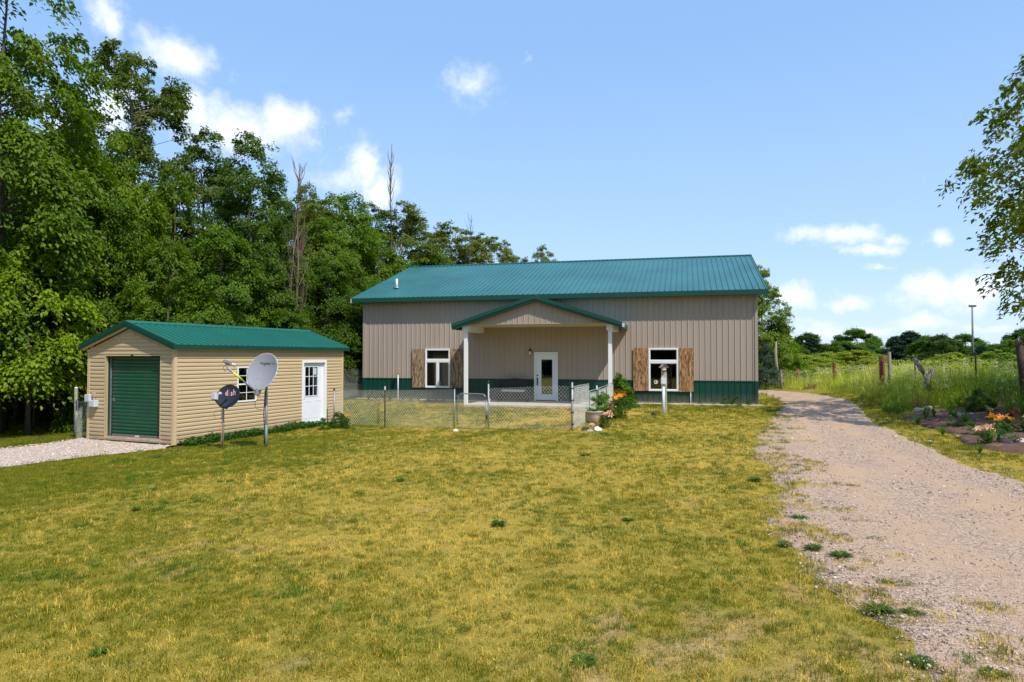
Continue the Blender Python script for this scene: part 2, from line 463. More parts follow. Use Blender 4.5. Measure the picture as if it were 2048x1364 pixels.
# ------------------------------------------------------------------ terrain
CP = np.array([
    (0, 3, -.60), (-6, 4, -.64), (6, 4, -.58), (0, 9, -.56), (-9, 9, -.68), (8, 9, -.52), (-16, 9, -.85), (0, 14.5, -.48), (-6, 14.5, -.58), (6, 14.5, -.40),
    (12, 9, -.40), (0, 18, -.36), (1.68, 19.1, -.17), (-1.85, 21.6, -.385), (-4.3, 23.2, -.50), (-6.5, 25, -.59), (4, 19, -.25), (7, 20, -.25),
    (-9.3, 18.8, -.63), (-7.9, 18.7, -.60), (-6.3, 26.8, -.60), (-13, 20.2, -.62), (-13.2, 16.5, -.76), (-10, 28.5, -.62), (-14, 24, -.80),
    (-20, 25, -.9), (-14, 31, -.95), (-22, 33, -1.0), (-30, 28, -1.0), (-20, 16, -.9),
    (-7, 31, -.05), (-2, 30, -.05), (2, 28.8, -.05), (6, 27.8, -.05), (9.8, 26.8, -.05), (3, 25, -.12), (-3, 26, -.22), (7, 24, -.15), (-5, 28.5, -.30),
    (0, 24.5, -.22), (12, 30, -.06), (11, 36, -.12), (6, 45, -.1), (-9, 38, -.25), (9.5, 13, -.45), (12, 18.5, -.33), (13, 24, -.12), (14, 30, .06), (14.5, 40, 0),
    (10.8, 15.6, -.34), (13.2, 15.8, -.16), (13.6, 20.5, -.02), (14.5, 23.5, .30), (17, 20, .38), (17, 26, .60), (20, 17, .3), (18, 34, .58), (24, 25, .62), (24, 40, .6),
    (35, 30, .6), (30, 50, .5), (16, 48, .3), (45, 40, .5), (25, 12, .2), (18, 8, -.05), (15, 3, -.2), (40, 60, .3), (10, 60, 0), (-20, 55, -.7), (-40, 40, -1), (-30, 8, -1),
    (-10, -8, -.7), (8, -8, -.6), (0, -20, -.3), (-20, -15, -.6), (22, -12, -.3)], dtype=float)
_D = np.sqrt(((CP[:, None, :2] - CP[None, :, :2]) ** 2).sum(-1) + 1.2)
_A = np.zeros((len(CP) + 3,) * 2)
_A[:len(CP), :len(CP)] = _D + 0.02 * np.eye(len(CP)) * -1
_A[:len(CP), -3:] = np.c_[np.ones(len(CP)), CP[:, :2]]; _A[-3:, :len(CP)] = _A[:len(CP), -3:].T
_W = np.linalg.solve(_A, np.r_[CP[:, 2], 0, 0, 0])


def gz(x, y):
    x = np.asarray(x, float); y = np.asarray(y, float)
    sh = x.shape; xf, yf = x.ravel(), y.ravel()
    out = np.empty(len(xf))
    for i in range(0, len(xf), 20000):
        a, b = xf[i:i + 20000], yf[i:i + 20000]
        d = np.sqrt((a[:, None] - CP[:, 0]) ** 2 + (b[:, None] - CP[:, 1]) ** 2 + 1.2)
        z = d @ _W[:len(CP)] + _W[-3] + _W[-2] * a + _W[-1] * b
        far = np.where(a > 10, .3, np.where(a < -10, -.8, -.25 + .055 * a))
        w = 1 - smooth(36, 62, np.hypot(a, b - 22))
        out[i:i + 20000] = w * z + (1 - w) * far
    return out.reshape(sh) if sh else float(out[0])


def gp(px, py):
    """where the ray through a picture point meets the terrain"""
    d = ray(px, py); t = 2.0
    o = np.array([0, 0, CAMZ])
    z = -.3
    for _ in range(40):
        t = (z - CAMZ) / d[2]
        t = min(max(t, 1), 300)
        p = o + d * t
        z = .5 * z + .5 * gz(p[0], p[1])
    return (float(p[0]), float(p[1]), gz(p[0], p[1]))


def at(px, py, Y):
    d = ray(px, py); p = np.array([0, 0, CAMZ]) + d * (Y / d[1])
    return Vector(p)


def in_poly(x, y, P):
    P = np.asarray(P); c = np.zeros(x.shape, bool); j = len(P) - 1
    for i in range(len(P)):
        xi, yi, xj, yj = P[i][0], P[i][1], P[j][0], P[j][1]
        with np.errstate(divide='ignore', invalid='ignore'):
            t = ((yi > y) != (yj > y)) & (x < (xj - xi) * (y - yi) / (yj - yi + 1e-12) + xi)
        c ^= t; j = i
    return c


rng = np.random.default_rng(11)


def vnoise(x, y, scale, seed=0):
    """smooth value noise 0..1"""
    r = np.random.default_rng(seed).random((256, 256))
    u, v = np.asarray(x) / scale + 100.3, np.asarray(y) / scale + 77.7
    iu, iv = np.floor(u).astype(int), np.floor(v).astype(int)
    fu, fv = u - iu, v - iv
    fu = fu * fu * (3 - 2 * fu); fv = fv * fv * (3 - 2 * fv)
    g = lambda a, b: r[a % 256, b % 256]
    return (g(iu, iv) * (1 - fu) + g(iu + 1, iv) * fu) * (1 - fv) + (g(iu, iv + 1) * (1 - fu) + g(iu + 1, iv + 1) * fu) * fv


def fbm(x, y, scale, seed=0, n=4):
    s = 0; a = 1; t = 0
    for i in range(n):
        s = s + a * vnoise(x, y, scale / 2 ** i, seed + i); t += a; a *= .55
    return s / t


# ------------------------------------------------------------------ regions on the ground (world metres)
LEFT_EDGE = [(1859, 1340), (1791, 1262), (1706, 1200), (1621, 1152), (1578, 1104), (1545, 1046), (1560, 1002), (1541, 958), (1515, 905), (1517, 874), (1546, 837), (1568, 815), (1561, 799), (1525, 787)]
RIGHT_EDGE = [(2060, 968), (1962, 939), (1900, 914), (1808, 874), (1746, 843), (1715, 808), (1685, 797), (1632, 788), (1580, 783), (1530, 781)]
le = [gp(*p)[:2] for p in LEFT_EDGE]
re_ = [gp(*p)[:2] for p in RIGHT_EDGE]
le = [(4.6, -12), (3.4, -4), (3.2, 1.5)] + [(3.35, 4.2)] + le + [(9.5, 40.5), (4, 43), (-4, 47)]
re_ = [(11.5, -12), (9.8, -4), (9.2, 2), (9.1, 8)] + re_ + [(10.6, 45), (5, 47.5), (-4, 51)]


def resample(P, n):
    P = np.array(P, float); s = np.r_[0, np.cumsum(np.hypot(*np.diff(P, axis=0).T))]
    t = np.linspace(0, s[-1], n)
    X, Y = np.interp(t, s, P[:, 0]), np.interp(t, s, P[:, 1])
    k = np.array([1, 2, 3, 2, 1]) / 9.0
    for _ in range(2):
        X[2:-2] = np.convolve(X, k, 'valid'); Y[2:-2] = np.convolve(Y, k, 'valid')
    return np.c_[X, Y]


LE, RE = resample(le, 520), resample(re_, 520)
jit = (fbm(LE[:, 1], LE[:, 0], .7, 3) - .5) * .75
LE[:, 0] += jit
RE[:, 0] += (fbm(RE[:, 1], RE[:, 0], .6, 9) - .5) * .40
DRIVE = np.r_[LE, RE[::-1]]

pad_px = [(-260, 912), (-100, 905), (0, 899), (80, 891), (150, 882), (178, 874), (250, 872), (322, 884), (352, 893), (330, 898), (240, 908), (120, 921), (0, 935), (-100, 948), (-260, 966)]
PAD = np.array([gp(*p)[:2] for p in pad_px])
bed_px = [(1800, 836), (1835, 822), (1900, 818), (2000, 812), (2140, 812), (2200, 905), (2060, 912), (2000, 905), (1940, 893), (1905, 868), (1860, 858), (1820, 846)]
BED = np.array([gp(*p)[:2] for p in bed_px])

# barn frame: u along the front from the left corner, v outwards (towards camera), z up
BO = np.array([-6.86, 31.5]); BU = np.array([.969, -.247]); BN = np.array([-.247, -.969])
BL, BD = 17.2, 13.1
SO = np.array([-9.49, 19.2]); SS = np.array([.383, .924]); SF = np.array([-.924, .383])
SL, SW = 7.71, 3.5
SBASE = -.56
barn_poly = np.array([BO, BO + BU * BL, BO + BU * BL - BN * BD, BO - BN * BD])
shed_poly = np.array([SO, SO + SS * SL, SO + SS * SL + SF * SW, SO + SF * SW])


def drive_dist(x, y):
    """rough signed test: True where gravel"""
    return in_poly(x, y, DRIVE)


def meadow_mask(x, y):
    """tall growth right of the driveway and its mown verge"""
    xr = np.interp(y, RE[:, 1][np.argsort(RE[:, 1])], RE[:, 0][np.argsort(RE[:, 1])])
    v = xr + 0.55 + .5 * fbm(x, y, 2.0, 4) + 1.5 * (1 - smooth(16, 25, y)) + 1.2 * smooth(20, 15, y)
    m = (x > v) & (y > 14.0) & ~in_poly(x, y, BED)
    m |= (y > 46) & (x > 8)
    return m


# ground sheet
def axis(parts):
    a = []
    for lo, hi, st in parts: a += list(np.arange(lo, hi, st))
    return np.array(a + [parts[-1][1]])


gx = axis([(-900, -200, 100), (-200, -60, 20), (-60, -24, 3), (-24, 24, .30), (24, 60, 3), (60, 200, 20), (200, 900, 100)])
gy = axis([(-300, -40, 40), (-40, 2, 3), (2, 34, .30), (34, 64, 1.5), (64, 200, 15), (200, 1400, 150)])
X, Y = np.meshgrid(gx, gy)
Z = gz(X, Y) + (fbm(X, Y, 1.4, 21) - .5) * .05 * (np.hypot(X, Y) < 70)
for poly in (barn_poly, shed_poly):
    Z = np.where(in_poly(X, Y, poly), Z - .25, Z)
V = np.c_[X.ravel(), Y.ravel(), Z.ravel()]
nx, ny = len(gx), len(gy)
i = np.arange((nx - 1) * (ny - 1)); r_, c_ = i // (nx - 1), i % (nx - 1)
Fq = np.c_[r_ * nx + c_, r_ * nx + c_ + 1, (r_ + 1) * nx + c_ + 1, (r_ + 1) * nx + c_]


def mat_ground():
    mt, N, L, P = nodes('lawn_ground')
    tc = N.new('ShaderNodeTexCoord')

    def noise(s, d=6, r=.6):
        n = N.new('ShaderNodeTexNoise'); n.inputs['Scale'].default_value = s; n.inputs['Detail'].default_value = d; n.inputs['Roughness'].default_value = r
        L.new(tc.outputs['Object'], n.inputs['Vector']); return n.outputs['Fac']

    def ramp(f, a, b, p0=.35, p1=.65):
        r = N.new('ShaderNodeValToRGB'); r.color_ramp.elements[0].position = p0; r.color_ramp.elements[1].position = p1
        r.color_ramp.elements[0].color = (*a, 1); r.color_ramp.elements[1].color = (*b, 1); L.new(f, r.inputs[0]); return r.outputs[0]
    def mix(f, a, b):
        m = N.new('ShaderNodeMix'); m.data_type = 'RGBA'; L.new(f, m.inputs[0]); L.new(a, m.inputs[6]); L.new(b, m.inputs[7]); return m.outputs[2]
    dry = N.new('ShaderNodeAttribute'); dry.attribute_name = 'dry'
    bare = N.new('ShaderNodeAttribute'); bare.attribute_name = 'bare'
    green = ramp(noise(55), (.10, .10, .009), (.30, .265, .02))
    straw = ramp(noise(60), (.26, .18, .032), (.62, .44, .10))
    soil = ramp(noise(22), (.28, .165, .065), (.54, .37, .18))
    c = mix(dry.outputs['Fac'], green, straw)
    br = N.new('ShaderNodeMath'); br.operation = 'MULTIPLY_ADD'; br.use_clamp = True
    L.new(noise(6, 8, .7), br.inputs[0]); br.inputs[1].default_value = 2.6; br.inputs[2].default_value = -1.75
    b2 = N.new('ShaderNodeMath'); b2.operation = 'ADD'; b2.use_clamp = True; L.new(br.outputs[0], b2.inputs[0]); L.new(bare.outputs['Fac'], b2.inputs[1])
    c = mix(b2.outputs[0], c, soil)
    L.new(c, P.inputs['Base Color']); P.inputs['Roughness'].default_value = .95; P.inputs['Specular IOR Level'].default_value = .1
    bp = N.new('ShaderNodeBump'); bp.inputs['Strength'].default_value = .9; bp.inputs['Distance'].default_value = .03
    L.new(noise(60, 4), bp.inputs['Height']); L.new(bp.outputs[0], P.inputs['Normal'])
    return mt


def dryness(x, y):
    """0 fresh green .. 1 straw; broad worn patches of the lawn"""
    d = .95 * fbm(x, y, 2.2, 31) + .50 * fbm(x, y, .60, 35) + .50 * fbm(x, y, .20, 37, 2) - .62
    d = d + .20 * smooth(-9, 3, x) * smooth(26, 14, y)                  # the sunny middle of the lawn
    d = d + .10 * smooth(3, 6, x) * (y < 24)
    d = d - .28 * smooth(-4.5, -9.5, x) * smooth(30, 15, y) - .25 * smooth(-13, -15, x) - .22 * smooth(8.5, 10, x)
    d = d - .20 * (smooth(13, 16, y) * smooth(-3, -6, x))
    # the worn track inside the gate
    t = np.clip(((x + 1.0) * 5.2 + (y - 21.3) * 3.2) / (5.2 ** 2 + 3.2 ** 2), 0, 1)
    dd = np.hypot(x + 1.0 - 5.2 * t, y - 21.3 - 3.2 * t)
    d = d + .55 * smooth(1.2, .2, dd)
    return np.clip(d, 0, 1)


def bareness(x, y):
    n = .66 * fbm(x, y, .34, 51, 4) + .34 * fbm(x, y, 2.6, 57, 2) - .16 * smooth(5, 15, y)
    return .75 * smooth(.545, .68, n)


gm = mesh_np('ground', V, Fq, mat_ground(), True)
for nm, fn in (('dry', dryness), ('bare', bareness)):
    a = gm.attributes.new(nm, 'FLOAT', 'POINT'); a.data.foreach_set('value', fn(V[:, 0], V[:, 1]).astype(np.float32))
ground = link('ground', gm); ground['kind'] = 'structure'


def sheet(name, polyL, polyR, nacross, mt, lift, rough):
    n = len(polyL); t = np.linspace(0, 1, nacross)
    X = polyL[:, None, 0] * (1 - t) + polyR[:, None, 0] * t
    Y = polyL[:, None, 1] * (1 - t) + polyR[:, None, 1] * t
    Z = gz(X, Y) + lift * (1 - (2 * t - 1) ** 8) + (fbm(X, Y, .5, 61) - .5) * rough + (fbm(X, Y, 1.4, 21) - .5) * .05 - .03 * ((t == 0) | (t == 1))
    V = np.c_[X.ravel(), Y.ravel(), Z.ravel()]
    i = np.arange((nacross - 1) * (n - 1)); r, c = i // (nacross - 1), i % (nacross - 1)
    Fq = np.c_[r * nacross + c, r * nacross + c + 1, (r + 1) * nacross + c + 1, (r + 1) * nacross + c]
    me = mesh_np(name, V, Fq, mt, True)
    tk = np.exp(-((t - .33) / .085) ** 2) + np.exp(-((t - .70) / .085) ** 2)
    tk = (tk[None, :] * (.55 + .6 * fbm(X, Y, 2.5, 33))).ravel()
    a = me.attributes.new('track', 'FLOAT', 'POINT'); a.data.foreach_set('value', tk.astype(np.float32))
    o = link(name, me); o['kind'] = 'structure'
    return o


def mat_gravel(name, pale, mid, dark, s=1.0, tracks=True):
    mt, N, L, P = nodes(name)
    tc = N.new('ShaderNodeTexCoord')
    vo = N.new('ShaderNodeTexVoronoi'); vo.inputs['Scale'].default_value = 42 * s; L.new(tc.outputs['Object'], vo.inputs['Vector'])
    vo2 = N.new('ShaderNodeTexVoronoi'); vo2.inputs['Scale'].default_value = 95 * s; L.new(tc.outputs['Object'], vo2.inputs['Vector'])
    r = N.new('ShaderNodeValToRGB'); e = r.color_ramp.elements
    e[0].position = .0; e[0].color = (*dark, 1); e[1].position = 1; e[1].color = (*pale, 1); q = e.new(.45); q.color = (*mid, 1)
    sp = N.new('ShaderNodeSeparateColor'); L.new(vo.outputs['Color'], sp.inputs[0]); L.new(sp.outputs[0], r.inputs[0])
    n = N.new('ShaderNodeTexNoise'); n.inputs['Scale'].default_value = .9; n.inputs['Detail'].default_value = 9; n.inputs['Roughness'].default_value = .7
    L.new(tc.outputs['Object'], n.inputs['Vector'])
    sand = N.new('ShaderNodeMix'); sand.data_type = 'RGBA'; L.new(r.outputs[0], sand.inputs[6]); sand.inputs[7].default_value = (.52, .345, .215, 1)
    mr = N.new('ShaderNodeMapRange'); L.new(n.outputs['Fac'], mr.inputs[0]); mr.inputs[1].default_value = .42; mr.inputs[2].default_value = .62
    mr.inputs[4].default_value = .70 if tracks else .2
    ta = N.new('ShaderNodeAttribute'); ta.attribute_name = 'track'
    tm = N.new('ShaderNodeMath'); tm.operation = 'MULTIPLY_ADD'; tm.use_clamp = True
    L.new(ta.outputs['Fac'], tm.inputs[0]); tm.inputs[1].default_value = .62 if tracks else 0; L.new(mr.outputs[0], tm.inputs[2])
    L.new(tm.outputs[0], sand.inputs[0])
    L.new(sand.outputs[2], P.inputs['Base Color']); P.inputs['Roughness'].default_value = .92; P.inputs['Specular IOR Level'].default_value = .2
    ad = N.new('ShaderNodeMath'); ad.operation = 'ADD'; L.new(vo.outputs['Distance'], ad.inputs[0]); L.new(vo2.outputs['Distance'], ad.inputs[1])
    b = N.new('ShaderNodeBump'); b.invert = True; b.inputs['Strength'].default_value = .8; b.inputs['Distance'].default_value = .012
    L.new(ad.outputs[0], b.inputs['Height']); L.new(b.outputs[0], P.inputs['Normal'])
    return mt


sheet('gravel_driveway', LE, RE, 70, mat_gravel('driveway_gravel', (.61, .455, .345), (.43, .295, .21), (.17, .11, .078)), .035, .03)
pn = len(pad_px) // 2
padT = resample(PAD[:8], 120); padB = resample(np.r_[PAD[9:]][::-1], 120)
padT = resample(PAD[:9], 120)
sheet('gravel_pad', padB + np.c_[np.zeros(120), (fbm(padB[:, 0], padB[:, 1], .5, 8) - .5) * .25], padT, 24, mat_gravel('pad_gravel', (.72, .62, .55), (.52, .41, .34), (.30, .22, .19), 1.0, False), .05, .03)
# mulched flower bed
bc = BED.mean(0)
bb = resample(np.r_[BED, BED[:1]], 90)
bb[-1] = bb[0]
rings = np.linspace(0, 1, 14)
BX = bc[0] + (bb[:, None, 0] - bc[0]) * rings; BY = bc[1] + (bb[:, None, 1] - bc[1]) * rings
BZ = gz(BX, BY) + .04 + .05 * (1 - rings ** 6) + (fbm(BX, BY, .35, 71) - .5) * .09 - .05 * (rings == 1)
Vb = np.c_[BX.ravel(), BY.ravel(), BZ.ravel()]
i = np.arange(13 * 89); r, c = i // 13, i % 13
o = link('mulch_bed', mesh_np('mulch_bed', Vb, np.c_[r * 14 + c, r * 14 + c + 1, (r + 1) * 14 + c + 1, (r + 1) * 14 + c], M['mulch'], True)); o['kind'] = 'structure'


# ------------------------------------------------------------------ planting by points (grass, pebbles)
def blade_clump(name, n, h, w, spread, lean, mt, seed, flat=0.0, head=None):
    g = np.random.default_rng(seed)
    V, Fc, rn = [], [], []
    for k in range(n):
        a = g.uniform(0, 6.283); r = spread * math.sqrt(g.random())
        bx, by = r * math.cos(a), r * math.sin(a)
        hh = h * g.uniform(.45, 1.15); ww = w * g.uniform(.7, 1.3)
        b = g.uniform(0, 6.283); ln = lean * g.uniform(.2, 1.3) + flat * g.random()
        dx, dy = math.cos(b), math.sin(b); c = g.uniform(0, 6.283); sx, sy = math.cos(c) * ww / 2, math.sin(c) * ww / 2
        p1 = (bx + dx * hh * ln * .35, by + dy * hh * ln * .35, hh * .55 * (1 - .35 * min(ln, 1.6) * .5))
        zt = hh * max(.12, 1 - .55 * ln); p2 = (bx + dx * hh * ln, by + dy * hh * ln, zt)
        o = len(V)
        V += [(bx - sx, by - sy, -.01), (bx + sx, by + sy, -.01), (p1[0] + sx * .75, p1[1] + sy * .75, p1[2]), (p1[0] - sx * .75, p1[1] - sy * .75, p1[2]), p2]
        Fc += [(o, o + 1, o + 2), (o, o + 2, o + 3), (o + 3, o + 2, o + 4)]
        q = g.random(); rn += [q] * 3
        if head and g.random() < head[0]:
            s = head[1] * g.uniform(.6, 1.2)
            for m in range(3):
                o = len(V); t = g.uniform(0, 3.14); cx, sy2 = math.cos(t) * s, math.sin(t) * s
                V += [(p2[0] - cx, p2[1] - sy2, zt), (p2[0] + cx, p2[1] + sy2, zt + g.uniform(-.3, .3) * s), (p2[0], p2[1], zt + s * 1.3)]
                Fc.append((o, o + 1, o + 2)); rn.append(1.5)
    me = mesh_np(name, np.array(V), np.array(Fc), mt)
    at_ = me.attributes.new('rnd', 'FLOAT', 'FACE'); at_.data.foreach_set('value', np.array(rn, np.float32))
    return bpy.data.objects.new(name, me)


def proto_collection(name, objs):
    c = bpy.data.collections.new(name)
    for k, o in enumerate(objs):
        o.name = '%s_kind_%02d' % (name, k); c.objects.link(o)
    return c


def plant(name, pts, tint, scale, idx, coll, label=None, tilt=None, kind='stuff'):
    n = len(pts)
    me = bpy.data.meshes.new(name); me.vertices.add(n); me.vertices.foreach_set('co', np.asarray(pts, np.float32).ravel())
    a = me.attributes.new('tint', 'FLOAT_COLOR', 'POINT'); a.data.foreach_set('color', np.c_[tint, np.ones(n)].astype(np.float32).ravel())
    a = me.attributes.new('siz', 'FLOAT', 'POINT'); a.data.foreach_set('value', np.asarray(scale, np.float32))
    a = me.attributes.new('idx', 'INT', 'POINT'); a.data.foreach_set('value', np.asarray(idx, np.int32))
    rot = np.zeros((n, 3), np.float32); rot[:, 2] = rng.uniform(0, 6.283, n)
    if tilt: rot[:, :2] = rng.uniform(-tilt, tilt, (n, 2))
    a = me.attributes.new('rot', 'FLOAT_VECTOR', 'POINT'); a.data.foreach_set('vector', rot.ravel())
    o = link(name, me); o['kind'] = kind
    if label: o['label'] = label
    ng = bpy.data.node_groups.new(name, 'GeometryNodeTree')
    ng.interface.new_socket('Geometry', in_out='INPUT', socket_type='NodeSocketGeometry')
    ng.interface.new_socket('Geometry', in_out='OUTPUT', socket_type='NodeSocketGeometry')
    N, L = ng.nodes, ng.links
    gi, go = N.new('NodeGroupInput'), N.new('NodeGroupOutput')
    ci = N.new('GeometryNodeCollectionInfo'); ci.inputs[0].default_value = coll
    ci.inputs['Separate Children'].default_value = True; ci.inputs['Reset Children'].default_value = True
    ip = N.new('GeometryNodeInstanceOnPoints'); ip.inputs['Pick Instance'].default_value = True

    def attr(nm, ty):
        q = N.new('GeometryNodeInputNamedAttribute'); q.data_type = ty; q.inputs[0].default_value = nm; return q.outputs[0]
    L.new(gi.outputs[0], ip.inputs['Points']); L.new(ci.outputs[0], ip.inputs['Instance'])
    L.new(attr('idx', 'INT'), ip.inputs['Instance Index'])
    er = N.new('FunctionNodeEulerToRotation'); L.new(attr('rot', 'FLOAT_VECTOR'), er.inputs[0]); L.new(er.outputs[0], ip.inputs['Rotation'])
    L.new(attr('siz', 'FLOAT'), ip.inputs['Scale'])
    L.new(ip.outputs[0], go.inputs[0])
    md = o.modifiers.new('plant', 'NODES'); md.node_group = ng
    return o


lawn_coll = proto_collection('lawn_tuft', [
    blade_clump('a', 22, .058, .0055, .065, .6, B_GRASS, 1), blade_clump('b', 24, .046, .0055, .08, .9, B_GRASS, 2),
    blade_clump('c', 20, .040, .0042, .10, .9, B_STRAW, 3, .6), blade_clump('d', 22, .034, .0042, .12, 1.3, B_STRAW, 4, .9),
    blade_clump('e', 16, .085, .006, .05, .5, B_GRASS, 5), blade_clump('f', 12, .09, .004, .05, .7, B_STRAW, 6, .3)])


def scatter(x0, x1, y0, y1, dens):
    n = int((x1 - x0) * (y1 - y0) * dens)
    return rng.uniform(x0, x1, n), rng.uniform(y0, y1, n)


def in_view(x, y, m=1.0):
    return np.abs(x) < .78 * np.maximum(y, 0) + m


PORCH = [4.3, 11.3]    # u range of the porch slab on the barn front, refined below
LP, LT, LS, LI = [], [], [], []
for (y0, y1, dens, sc) in ((3.2, 7.5, 300, .92), (7.5, 11, 230, .95), (11, 16, 150, 1.10), (16, 24, 85, 1.35), (24, 33, 50, 1.7)):
    x, y = scatter(-y1 * .8 - 1, y1 * .8 + 1, y0, y1, dens)
    ok = in_view(x, y)
    dr = in_poly(x, y, DRIVE); ed = fbm(x, y, .9, 14)
    # tufts creep over the gravel's left rim
    xl = np.interp(y, LE[:, 1][20:360], LE[:, 0][20:360])
    ed2 = fbm(x, y * 1.6, .55, 15)
    creep = dr & (x < xl + 1.5) & (ed2 > .44 + .16 * (x - xl)) & (y < 24) & (rng.random(len(x)) < .8)
    ok &= (~dr | creep) & ~in_poly(x, y, PAD) & (~in_poly(x, y, BED) | ((fbm(x, y, .7, 13) > .50) & (rng.random(len(x)) < .6))) & ~in_poly(x, y, barn_poly) & ~in_poly(x, y, shed_poly) & ~meadow_mask(x, y)
    bu = (x - BO[0]) * BU[0] + (y - BO[1]) * BU[1]; bv = (x - BO[0]) * BN[0] + (y - BO[1]) * BN[1]
    ok &= ~((bu > 4.1) & (bu < 11.2) & (bv > 0) & (bv < 2.35))
    ok &= (y < 32) & (rng.random(len(x)) > .62 * bareness(x, y)) & (x > -24)
    x, y = x[ok], y[ok]
    d = dryness(x, y); q = rng.random(len(x))
    dryt = q < d
    g = np.array([.115, .170, .011]); ol = np.array([.290, .245, .013]); st = np.array([.60, .425, .068])
    u = rng.random(len(x))[:, None]
    tint = np.where(dryt[:, None], st * (.65 + .7 * u), g * (1 - u) + ol * u)
    lush = (fbm(x, y, .55, 88) > .66)[:, None] & ~dryt[:, None]
    tint = np.where(lush, np.array([.090, .160, .010]) * (.7 + .7 * u), tint)
    idx = np.where(dryt, rng.choice([2, 3, 3, 5], len(x)), rng.choice([0, 1, 1], len(x)))
    big = (rng.random(len(x)) < .10 * (.3 + 1.4 * (fbm(x, y, .7, 19) > .52))) & (y < 15); idx = np.where(big, np.where(dryt, 5, 4), idx)
    LP.append(np.c_[x, y, gz(x, y) + (fbm(x, y, 1.4, 21) - .5) * .05 + .002 + .036 * in_poly(x, y, DRIVE)]); LT.append(tint); LS.append(sc * rng.uniform(.7, 1.25, len(x)) * (.62 + .55 * fbm(x, y, .30, 41, 2))); LI.append(idx)
lawn = plant('lawn_grass', np.concatenate(LP), np.concatenate(LT), np.concatenate(LS), np.concatenate(LI), lawn_coll, 'short half-dry mown grass of the front lawn', .15)


# pebbles of the driveway and the pad
def pebble(seed, mt):
    g = np.random.default_rng(seed)
    import bmesh
    bm = bmesh.new(); bmesh.ops.create_icosphere(bm, subdivisions=1, radius=1)
    for v in bm.verts: v.co = Vector((v.co.x * g.uniform(.7, 1.15), v.co.y * g.uniform(.6, 1.0), v.co.z * g.uniform(.4, .7)))
    me = bpy.data.meshes.new('pebble'); bm.to_mesh(me); bm.free(); me.materials.append(mt)
    return bpy.data.objects.new('pebble', me)


def mat_tinted(name, rough=.85):
    mt, N, L, P = nodes(name)
    at_ = N.new('ShaderNodeAttribute'); at_.attribute_name = 'tint'; at_.attribute_type = 'INSTANCER'
    L.new(at_.outputs['Color'], P.inputs['Base Color']); P.inputs['Roughness'].default_value = rough
    return mt


MP = mat_tinted('pebble_stone')
peb = proto_collection('pebble', [pebble(k, MP) for k in range(4)])
PP, PT, PS = [], [], []
for (y0, y1, dens, s) in ((3.5, 7, 520, .0085), (7, 11, 260, .0105), (11, 17, 110, .0135), (17, 28, 36, .018)):
    x, y = scatter(1.5, 14, y0, y1, dens)
    near = in_poly(x, y, DRIVE) | (in_poly(x - .55, y, DRIVE) & (rng.random(len(x)) < .25)) | in_poly(x + .1, y, DRIVE)
    ok = in_view(x, y) & near & (fbm(x, y, 1.1, 44) + .25 * rng.random(len(x)) > .50)
    x, y = x[ok], y[ok]
    q = rng.random(len(x))[:, None]
    c = np.where(q < .5, np.array([.50, .365, .275]), np.where(q < .72, np.array([.62, .50, .42]), np.array([.20, .16, .15]))) * rng.uniform(.75, 1.15, (len(x), 1))
    PP.append(np.c_[x, y, gz(x, y) + (fbm(x, y, 1.4, 21) - .5) * .05 + .037 + (fbm(x, y, .5, 61) - .5) * .03]); PT.append(c); PS.append(s * rng.lognormal(0, .40, len(x)))
x, y = scatter(-20, -8, 15, 21.5, 150); ok = in_poly(x, y, PAD) & in_view(x, y, 2); x, y = x[ok], y[ok]
PP.append(np.c_[x, y, gz(x, y) + (fbm(x, y, 1.4, 21) - .5) * .05 + .05 + (fbm(x, y, .5, 61) - .5) * .03])
PT.append(np.array([.66, .52, .44]) * rng.uniform(.45, 1.25, (len(x), 1))); PS.append(.017 * rng.lognormal(0, .3, len(x)))
PP = np.concatenate(PP)
plant('gravel_stones', PP, np.concatenate(PT), np.concatenate(PS), rng.integers(0, 4, len(PP)), peb, 'loose pinkish gravel stones on the driveway and pad', .6)

# meadow
B_MEADOW = mat_blade('meadow_blade', .35)
def mat_flower():
    mt, N, L, P = nodes('tiny_flower_heads'); P.inputs['Base Color'].default_value = (.72, .66, .38, 1); P.inputs['Roughness'].default_value = .8
    return mt
FH = mat_flower()


def flower_clump(seed, h=.7):
    """thin stems with flat heads of tiny pale flowers"""
    g = np.random.default_rng(seed); V = []; Fc = []; fm = []; rn = []
    for k in range(9):
        a = g.uniform(0, 6.283); r = .28 * math.sqrt(g.random()); x, y = r * math.cos(a), r * math.sin(a); hh = h * g.uniform(.7, 1.15)
        tx, ty = x + g.normal(0, .06), y + g.normal(0, .06); o = len(V)
        V += [(x - .004, y, 0), (x + .004, y, 0), (tx, ty, hh)]; Fc.append((o, o + 1, o + 2)); fm.append(0); rn.append(g.random())
        for j in range(7):
            ax, ay, azz = tx + g.normal(0, .035), ty + g.normal(0, .035), hh + g.normal(0, .015); s = g.uniform(.007, .014); t = g.uniform(0, 6.28); o = len(V)
            V += [(ax + s * math.cos(t), ay + s * math.sin(t), azz), (ax + s * math.cos(t + 2.1), ay + s * math.sin(t + 2.1), azz + s * .5), (ax + s * math.cos(t + 4.2), ay + s * math.sin(t + 4.2), azz)]
            Fc.append((o, o + 1, o + 2)); fm.append(1); rn.append(.5)
    me = mesh_np('f', np.array(V), np.array(Fc), [B_MEADOW, FH]); me.polygons.foreach_set('material_index', np.array(fm, np.int32))
    at_ = me.attributes.new('rnd', 'FLOAT', 'FACE'); at_.data.foreach_set('value', np.array(rn, np.float32))
    return bpy.data.objects.new('f', me)


